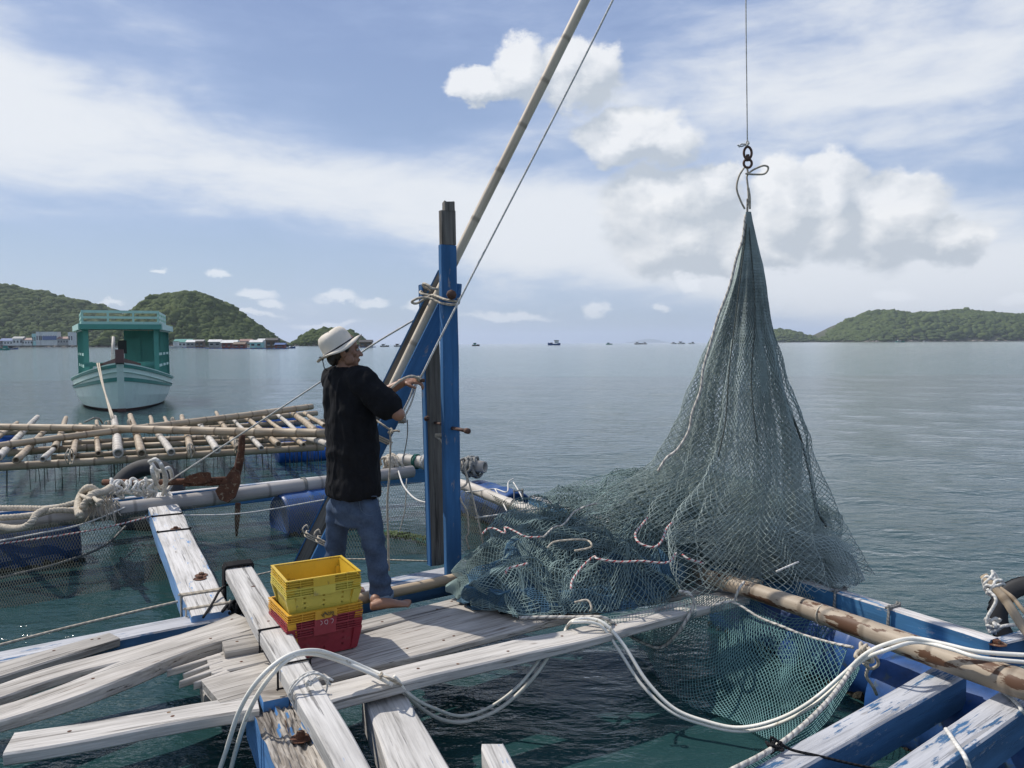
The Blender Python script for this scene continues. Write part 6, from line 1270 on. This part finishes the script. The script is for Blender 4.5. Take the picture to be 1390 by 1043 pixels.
def man():
    fx, fy = math.cos(math.radians(42)), math.sin(math.radians(42)); fwd = Vector((fx, fy, 0)); rgt = Vector((fy, -fx, 0)); upv = Vector((0, 0, 1))
    C = lambda px, py, y=4.78: PY(px, py, y)
    foot_c = PZ(500, 826, .45)
    root = empty('person', (foot_c.x, 4.75, .455), 'man in black shirt, jeans and cream hat hauling the white line, barefoot on the planks', 'person')
    body = MB()
    shc = C(471, 517); shR = shc+rgt*.165; shL = shc-rgt*.165
    elR = PY(541, 563, 4.60); wrR = PY(521, 541, 4.83)
    elL = PY(508, 541, 5.05); wrL = PY(548, 519, 5.0)
    hpR = PY(497, 688, 4.72); knR = PY(510, 752, 4.72); anR = PZ(517, 818, .53); anR = PY(517, 813, 4.70)
    hpL = PY(459, 688, 4.86); knL = PY(455, 752, 4.92); anL = PY(452, 808, 4.97)
    # trunk
    limb(body, [C(480, 690), C(479, 640), C(477, 590), C(474, 545), C(471, 517)], [.105, .105, .11, .115, .09], 16)
    limb(body, [C(471, 522), C(470, 508), C(468, 492, 4.79)], [.075, .058, .055], 14)
    for sh, el, wr in ((shR, elR, wrR), (shL, elL, wrL)):
        limb(body, [sh, sh.lerp(el, .5), el], [.058, .047, .040]); limb(body, [el, el.lerp(wr, .35), wr], [.040, .040, .026])
    for hp, kn, an in ((hpR, knR, anR), (hpL, knL, anL)):
        limb(body, [hp, hp.lerp(kn, .5), kn], [.060, .056, .046]); limb(body, [kn, kn.lerp(an, .35), an], [.050, .050, .034])
    # head in its own frame
    ah = math.radians(14); hf = Vector((math.cos(ah), math.sin(ah), 0.02)).normalized(); hr = Vector((math.sin(ah), -math.cos(ah), 0)); hu = hr.cross(hf)
    HC = C(466, 475); Rm = Matrix(((hf.x, hr.x, hu.x), (hf.y, hr.y, hu.y), (hf.z, hr.z, hu.z)))
    H = lambda f, r, u: HC+hf*f+hr*r+hu*u
    body.ell(H(-.005, 0, .01), (.094, .073, .100), Rm, 20, 14); body.ell(H(.032, 0, -.060), (.058, .054, .055), Rm, 16, 12)
    body.ell(H(.073, 0, -.094), (.018, .022, .017), Rm, 10, 8); body.ell(H(.066, 0, -.03), (.030, .044, .045), Rm)
    limb(body, [H(.086, 0, .012), H(.100, 0, -.018), H(.110, 0, -.034)], [.008, .009, .012], 8)
    for s in (-1, 1):
        body.ell(H(.098, s*.010, -.036), (.009, .008, .008), Rm, 8, 6); body.ell(H(.078, s*.028, .018), (.016, .022, .008), Rm, 10, 8); body.ell(H(.060, s*.045, -.022), (.022, .020, .018), Rm, 10, 8)
        body.ell(H(-.004, s*.074, -.020), (.017, .007, .030), Rm, 12, 8); body.ell(H(.03, s*.058, -.06), (.03, .014, .035), Rm, 10, 8)
    body.ell(H(.088, 0, -.061), (.013, .021, .006), Rm, 10, 6); body.ell(H(.087, 0, -.072), (.012, .019, .007), Rm, 10, 6)
    # hands
    def hand(w, d, nrm, curl, thumb_side, spread=.12):
        d = d.normalized(); nrm = (nrm-d*nrm.dot(d)).normalized(); sd = d.cross(nrm)*thumb_side
        Rh = Matrix(((d.x, sd.x, nrm.x), (d.y, sd.y, nrm.y), (d.z, sd.z, nrm.z)))
        body.ell(w+d*.046, (.050, .040, .017), Rh, 14, 10); body.ell(w+d*.075-sd*.0, (.018, .041, .014), Rh, 12, 8); limb(body, [w-d*.02, w+d*.03], [.026, .022], 10)
        for k, (o, l) in enumerate(((.029, .072), (.010, .080), (-.010, .074), (-.028, .058))):
            b = w+d*.078+sd*o; dd = (d+sd*o*spread*20*.12).normalized(); pts = [b]; a = 0
            for j, seg in enumerate((.45, .32, .23)):
                a += curl*(.75 if j == 0 else 1.0)*(1+.06*k); pts.append(pts[-1]+(dd*math.cos(a)-nrm*math.sin(a))*l*seg)
            limb(body, pts, [.0095, .0092, .0085, .0072], 8, 3)
        b = w+d*.022+sd*.030; limb(body, [b, b+sd*.026+d*.024-nrm*.010, b+sd*.026+d*.052-nrm*.026], [.014, .011, .0085], 8, 3)
        return w+d*.09-nrm*.02
    gL = hand(wrL, Vector((1, .05, .10)), Vector((-.15, -.35, .95)), .62, 1)
    gR = hand(wrR, (wrR-elR), Vector((.5, .0, .9)), .85, -1)
    # feet
    def foot(an, heel, toe):
        d = (toe-heel).normalized(); s = d.cross(upv).normalized(); z0 = .452
        limb(body, [an, Vector((an.x, an.y, z0+.05))*.5+heel*.5+upv*.02], [.036, .036], 12)
        fm = MB(); n = 9; P = []
        prof = [(0.0, .026, .050), (.12, .034, .058), (.3, .034, .070), (.5, .038, .058), (.7, .045, .038), (.86, .046, .026), (.93, .040, .020)]
        ring = []
        for t, w, h in prof:
            c = heel+(toe-heel)*t
            for k in range(12):
                a = 2*PI*k/12; ring.append(Vector((c.x, c.y, 0))+s*(w*math.cos(a))+upv*(z0+max(0.0, (h*.5+h*.5*math.sin(a)))))
        m = len(prof); f = [(i*12+k, i*12+(k+1) % 12, (i+1)*12+(k+1) % 12, (i+1)*12+k) for i in range(m-1) for k in range(12)]+[tuple(range(11, -1, -1)), tuple((m-1)*12+k for k in range(12))]
        body.add(ring, f)
        L = (toe-heel).length
        for k, (o, l, r) in enumerate(((-.034, 1.0, .0125), (-.013, .99, .0092), (.004, .96, .0088), (.020, .93, .0085), (.034, .885, .0082))):
            b = heel+d*L*.84+s*o*sgn; e = heel+d*L*l+s*o*1.08*sgn; limb(body, [Vector((b.x, b.y, z0+.014)), Vector((b.x*.4+e.x*.6, b.y*.4+e.y*.6, z0+.017)), Vector((e.x, e.y, z0+r))], [r*1.1, r, r], 8, 3)
    sgn = 1; foot(anR, PZ(503, 829, .452), PZ(558, 822, .452)); hl = PZ(448, 815, .452); foot(anL, hl, hl+Vector((.19, .16, 0)))
    remeshed('body', body, MT['skin'], .0048, 5, root)
    # eyes, brows, lips
    for s in (1, -1):
        e = MB().ell(H(.0835, s*.030, -.002), (.010, .012, .0075), Rm, 10, 8).build('eye', MT['eye'], root, True); MB().ell(H(.0915, s*.031, -.002), (.004, .006, .006), Rm, 8, 6).build('iris', MT['hair'], e, True)
        b = MB(); b.tube(catmull([H(.094, s*.012, .020), H(.092, s*.026, .024), H(.080, s*.044, .019)], 4), .0035, 6); b.build('eyebrow', MT['hair'], root, True)
    b = MB(); b.ell(H(.093, 0, -.0655), (.0095, .020, .0052), Rm, 10, 8); b.build('lips', MT['lip'], root, True)
    hm = MB(); hm.ell(H(-.026, 0, .018), (.086, .081, .100), Rm, 20, 14); hm.ell(H(-.062, 0, -.045), (.040, .060, .052), Rm, 14, 10); hm.ell(H(.008, .070, .015), (.030, .010, .035), Rm, 10, 8); hm.ell(H(.008, -.070, .015), (.030, .010, .035), Rm, 10, 8)
    remeshed('hair', hm, MT['hair'], .006, 2, root, lambda c, n: c+n*(.004*fbm(c*np.array([90, 90, 25]), 3))[:, None])
    # hat: tilted back
    ta = math.radians(31); kf = (hf*math.cos(ta)+hu*math.sin(ta)); ku = kf.cross(-hr) if False else (hu*math.cos(ta)-hf*math.sin(ta)); HB = C(461.0, 473.5)
    prof = [(.058, -.012, 0), (.100, -.004, 0), (.128, -.004, 1), (.158, -.014, 1), (.161, -.010, 1), (.130, .004, 1), (.108, .010, 0), (.104, .030, 0), (.100, .060, 0), (.094, .088, 0), (.078, .112, 0), (.050, .121, 0), (.018, .122, 0), (.001, .120, 0)]
    v = []; f = []; n = 56
    for i, (r, h, br) in enumerate(prof):
        for j in range(n):
            a = 2*PI*j/n; x, y = r*math.cos(a), r*math.sin(a)*.92; hh = h
            if r > .11: hh += -.020*math.cos(a+PI)*(r-.11)/.05*1.0*(1 if math.cos(a) < 0 else -.2)*-1 + .010*math.sin(3*a+.6)*(r-.11)/.05
            if h > .04: hh += .004*math.sin(2*a+1); x *= 1+.02*math.sin(4*a)
            w = .0022*float(fbm(np.array([[x*22, y*22, hh*22]]), 3)[0]); p = HB+kf*(x+w)+hr*(y+w)+ku*(hh+w); v.append(p)
    for i in range(len(prof)-1):
        for j in range(n): f.append((i*n+j, i*n+(j+1) % n, (i+1)*n+(j+1) % n, (i+1)*n+j))
    hat = obj('hat', v, f, MT['hat'], root, True)
    hb = MB(); hb.tube([HB+kf*(.1095*math.cos(a))+hr*(.1095*.93*math.sin(a))+ku*(.013) for a in np.linspace(0, 2*PI, 41)], .0045, 7, False); hb.build('hat_cord', MT['black'], hat, True)
    cd = MB(); b0 = HB-kf*.112+hr*.012+ku*.008; cd.tube(catmull([b0, b0-kf*.012-ku*.012, b0-Vector((0, 0, .04))-kf*.0, b0+hf*.006-Vector((0, 0, .065)), b0+hf*.022-Vector((0, 0, .082))], 6), .003, 6); cd.tube(catmull([b0, b0-kf*.018+ku*.012, b0-kf*.012-ku*.012, b0], 5), .004, 6); cd.build('chin_cord', MT['black'], hat, True)
    # shirt
    sm = MB(); n = 28
    def rings(mb, spec, yaw_f=fwd, yaw_r=rgt):
        rr = [];
        for (c, w, d) in spec:
            for k in range(n):
                a = 2*PI*k/n; ca, sa = math.cos(a), math.sin(a); q = lambda z: math.copysign(abs(z)**.85, z); rr.append(c+yaw_r*(w*q(ca))+yaw_f*(d*q(sa)))
        m = len(spec); ff = [(i*n+k, i*n+(k+1) % n, (i+1)*n+(k+1) % n, (i+1)*n+k) for i in range(m-1) for k in range(n)]+[tuple(range(n-1, -1, -1)), tuple((m-1)*n+k for k in range(n))]
        mb.add(rr, ff)
    rings(sm, [(C(480.5, 672), .186, .140), (C(480.5, 655), .186, .140), (C(479.5, 630), .180, .135), (C(478, 600), .176, .130), (C(476, 570), .178, .128), (C(474, 545), .184, .124), (C(472.5, 528), .187, .116), (C(471, 519), .182, .102), (C(470, 511.5), .142, .086), (C(469.5, 506), .088, .074), (C(469, 501.5), .064, .066)])
    # Catmull through rows is coarse: sleeves
    limb(sm, [shR-rgt*.06-Vector((0, 0, .005)), shR, shR.lerp(elR, .36), shR.lerp(elR, .74)], [.085, .082, .079, .074], 16)
    limb(sm, [shL+rgt*.06, shL, shL.lerp(elL, .36), shL.lerp(elL, .70)], [.085, .082, .079, .073], 16)
    def cloth(seed, amp, zamp, ax):
        def fn(c, nn):
            q = c*np.array(ax); w = fbm(q+seed, 3); w2 = 1-np.abs(fbm(q*1.7+seed+30, 3))*2
            return c+nn*((amp*w+amp*.8*np.clip(w2-.4, 0, 1)))[:, None]
        return fn
    # hollow hem: keep the bottom flat
    zh = C(480, 671).z
    def shirt_shape(c, nn):
        c2 = cloth(3, .016, 0, (9, 9, 3.2))(c, nn); c2 = c2+nn*(.009*np.clip(1-2.2*np.abs(fbm(np.stack([c[:, 0]*6+c[:, 2]*5, c[:, 1]*6+c[:, 2]*3, c[:, 2]*4], -1), 3)), -.2, 1))[:, None]; d = np.clip((zh+.5-c[:, 2])/.5, 0, 1); fold = .0035*np.sin(c[:, 0]*38+c[:, 1]*30+2*np.sin(c[:, 2]*6))*d; c2 = c2+nn*fold[:, None]
        return c2
    sh_o = remeshed('shirt', sm, MT['shirt'], .009, 5, root, shirt_shape)
    cl = MB(); cc = C(469, 502); cl.tube([cc+rgt*.066*math.cos(a)+fwd*.068*math.sin(a)+upv*(.012*math.cos(a*2) if False else -.012*math.sin(a)) for a in np.linspace(0, 2*PI, 33)], .006, 7, False); cl.build('collar', MT['shirt'], sh_o, True)
    # jeans
    jm = MB(); rings(jm, [(C(479.5, 712), .138, .095), (C(480, 698), .150, .112), (C(480.5, 680), .152, .115), (C(481, 655), .150, .112)])
    cuR = PY(517.5, 806, 4.70); cuL = PY(452.5, 806, 4.96)
    limb(jm, [hpR+rgt*-.012, hpR.lerp(knR, .5), knR, knR.lerp(cuR, .5), cuR], [.088, .078, .069, .068, .069], 18); limb(jm, [hpL+rgt*.012, hpL.lerp(knL, .5), knL, knL.lerp(cuL, .5), cuL], [.080, .072, .065, .064, .066], 18)
    def jean_shape(c, nn):
        z = c[:, 2]; low = np.clip((1.25-z)/.55, 0, 1)
        w = np.sin(z*70+6*fbm(c*np.array([5, 5, 2]), 2)+c[:, 0]*18)*.011*low*np.clip(.5+1.5*fbm(c*4+3, 2), 0, 1.4)
        c2 = c+nn*(w+.007*fbm(c*np.array([10, 10, 6]), 3))[:, None]; zc = cuR.z-.010; c2[:, 2] = np.maximum(c2[:, 2], zc); return c2
    jo = remeshed('jeans', jm, MT['denim'], .009, 4, root, jean_shape)
    for cu, r in ((cuR, .071), (cuL, .068)):
        cf = MB(); V, ff = lathe([(r-.004, -.020), (r, -.022), (r+.004, -.018), (r+.004, .018), (r, .021), (r-.006, .018)], 28); V = [(x*(1+.04*math.sin(3*math.atan2(y, x))), y, z+.004*math.sin(2*math.atan2(y, x)+1)) for x, y, z in V]; obj('cuff', V, ff, MT['denim_fade'], jo, True, Matrix.Translation(cu+Vector((0, 0, -.012))))
    # back pocket seam
    bk = [C(480, 688)-fwd*.0+p for p in ()]
    pk = MB(); cpx = [(487, 679), (511, 674), (513, 692), (503, 700), (491, 694), (487, 679)]
    pts = []
    for x, y in cpx:
        d_ = ray(x, y); ok_, p_, n_, _i = jo.ray_cast(Vector((0, 0, CAM_H)), d_.normalized())
        pts.append(p_+n_*.002 if ok_ else PY(x, y, 4.65))
    pk.tube(catmull(pts, 4), .0022, 5); pk.build('pocket_seam', MT['seam'], jo, True)
    return gL, gR, wrL, wrR
gL, gR, wrL, wrR = man()
rope('hand_rope', [PY(520, 549, 4.87), PY(519, 540, 4.84), PY(530, 528, 4.84), PY(545, 516, 4.88), PY(558, 511, 4.93), PY(568, 513.5, 4.98), PY(573, 516, 5.0)], .0085, 'rope', 'cream rope running over the left hand to the dark toggle')
tg = empty('toggle', tuple(PY(572, 516, 5.0)), 'dark wooden toggle held in the left hand', 'toggle'); m_ = MB(); m_.tube([PY(562, 514, 5.02), PY(569, 515.5, 5.0), PY(576, 517, 4.99)], [.010, .012, .012], 8); m_.build('peg', MT['iron'], tg, True); ropemesh('lashing', coil(PY(568, 515, 5.0), Vector((1, 0, -.2)), .015, 3, .02, .002), .005, MT['rope'], tg, n=5, sub=3)
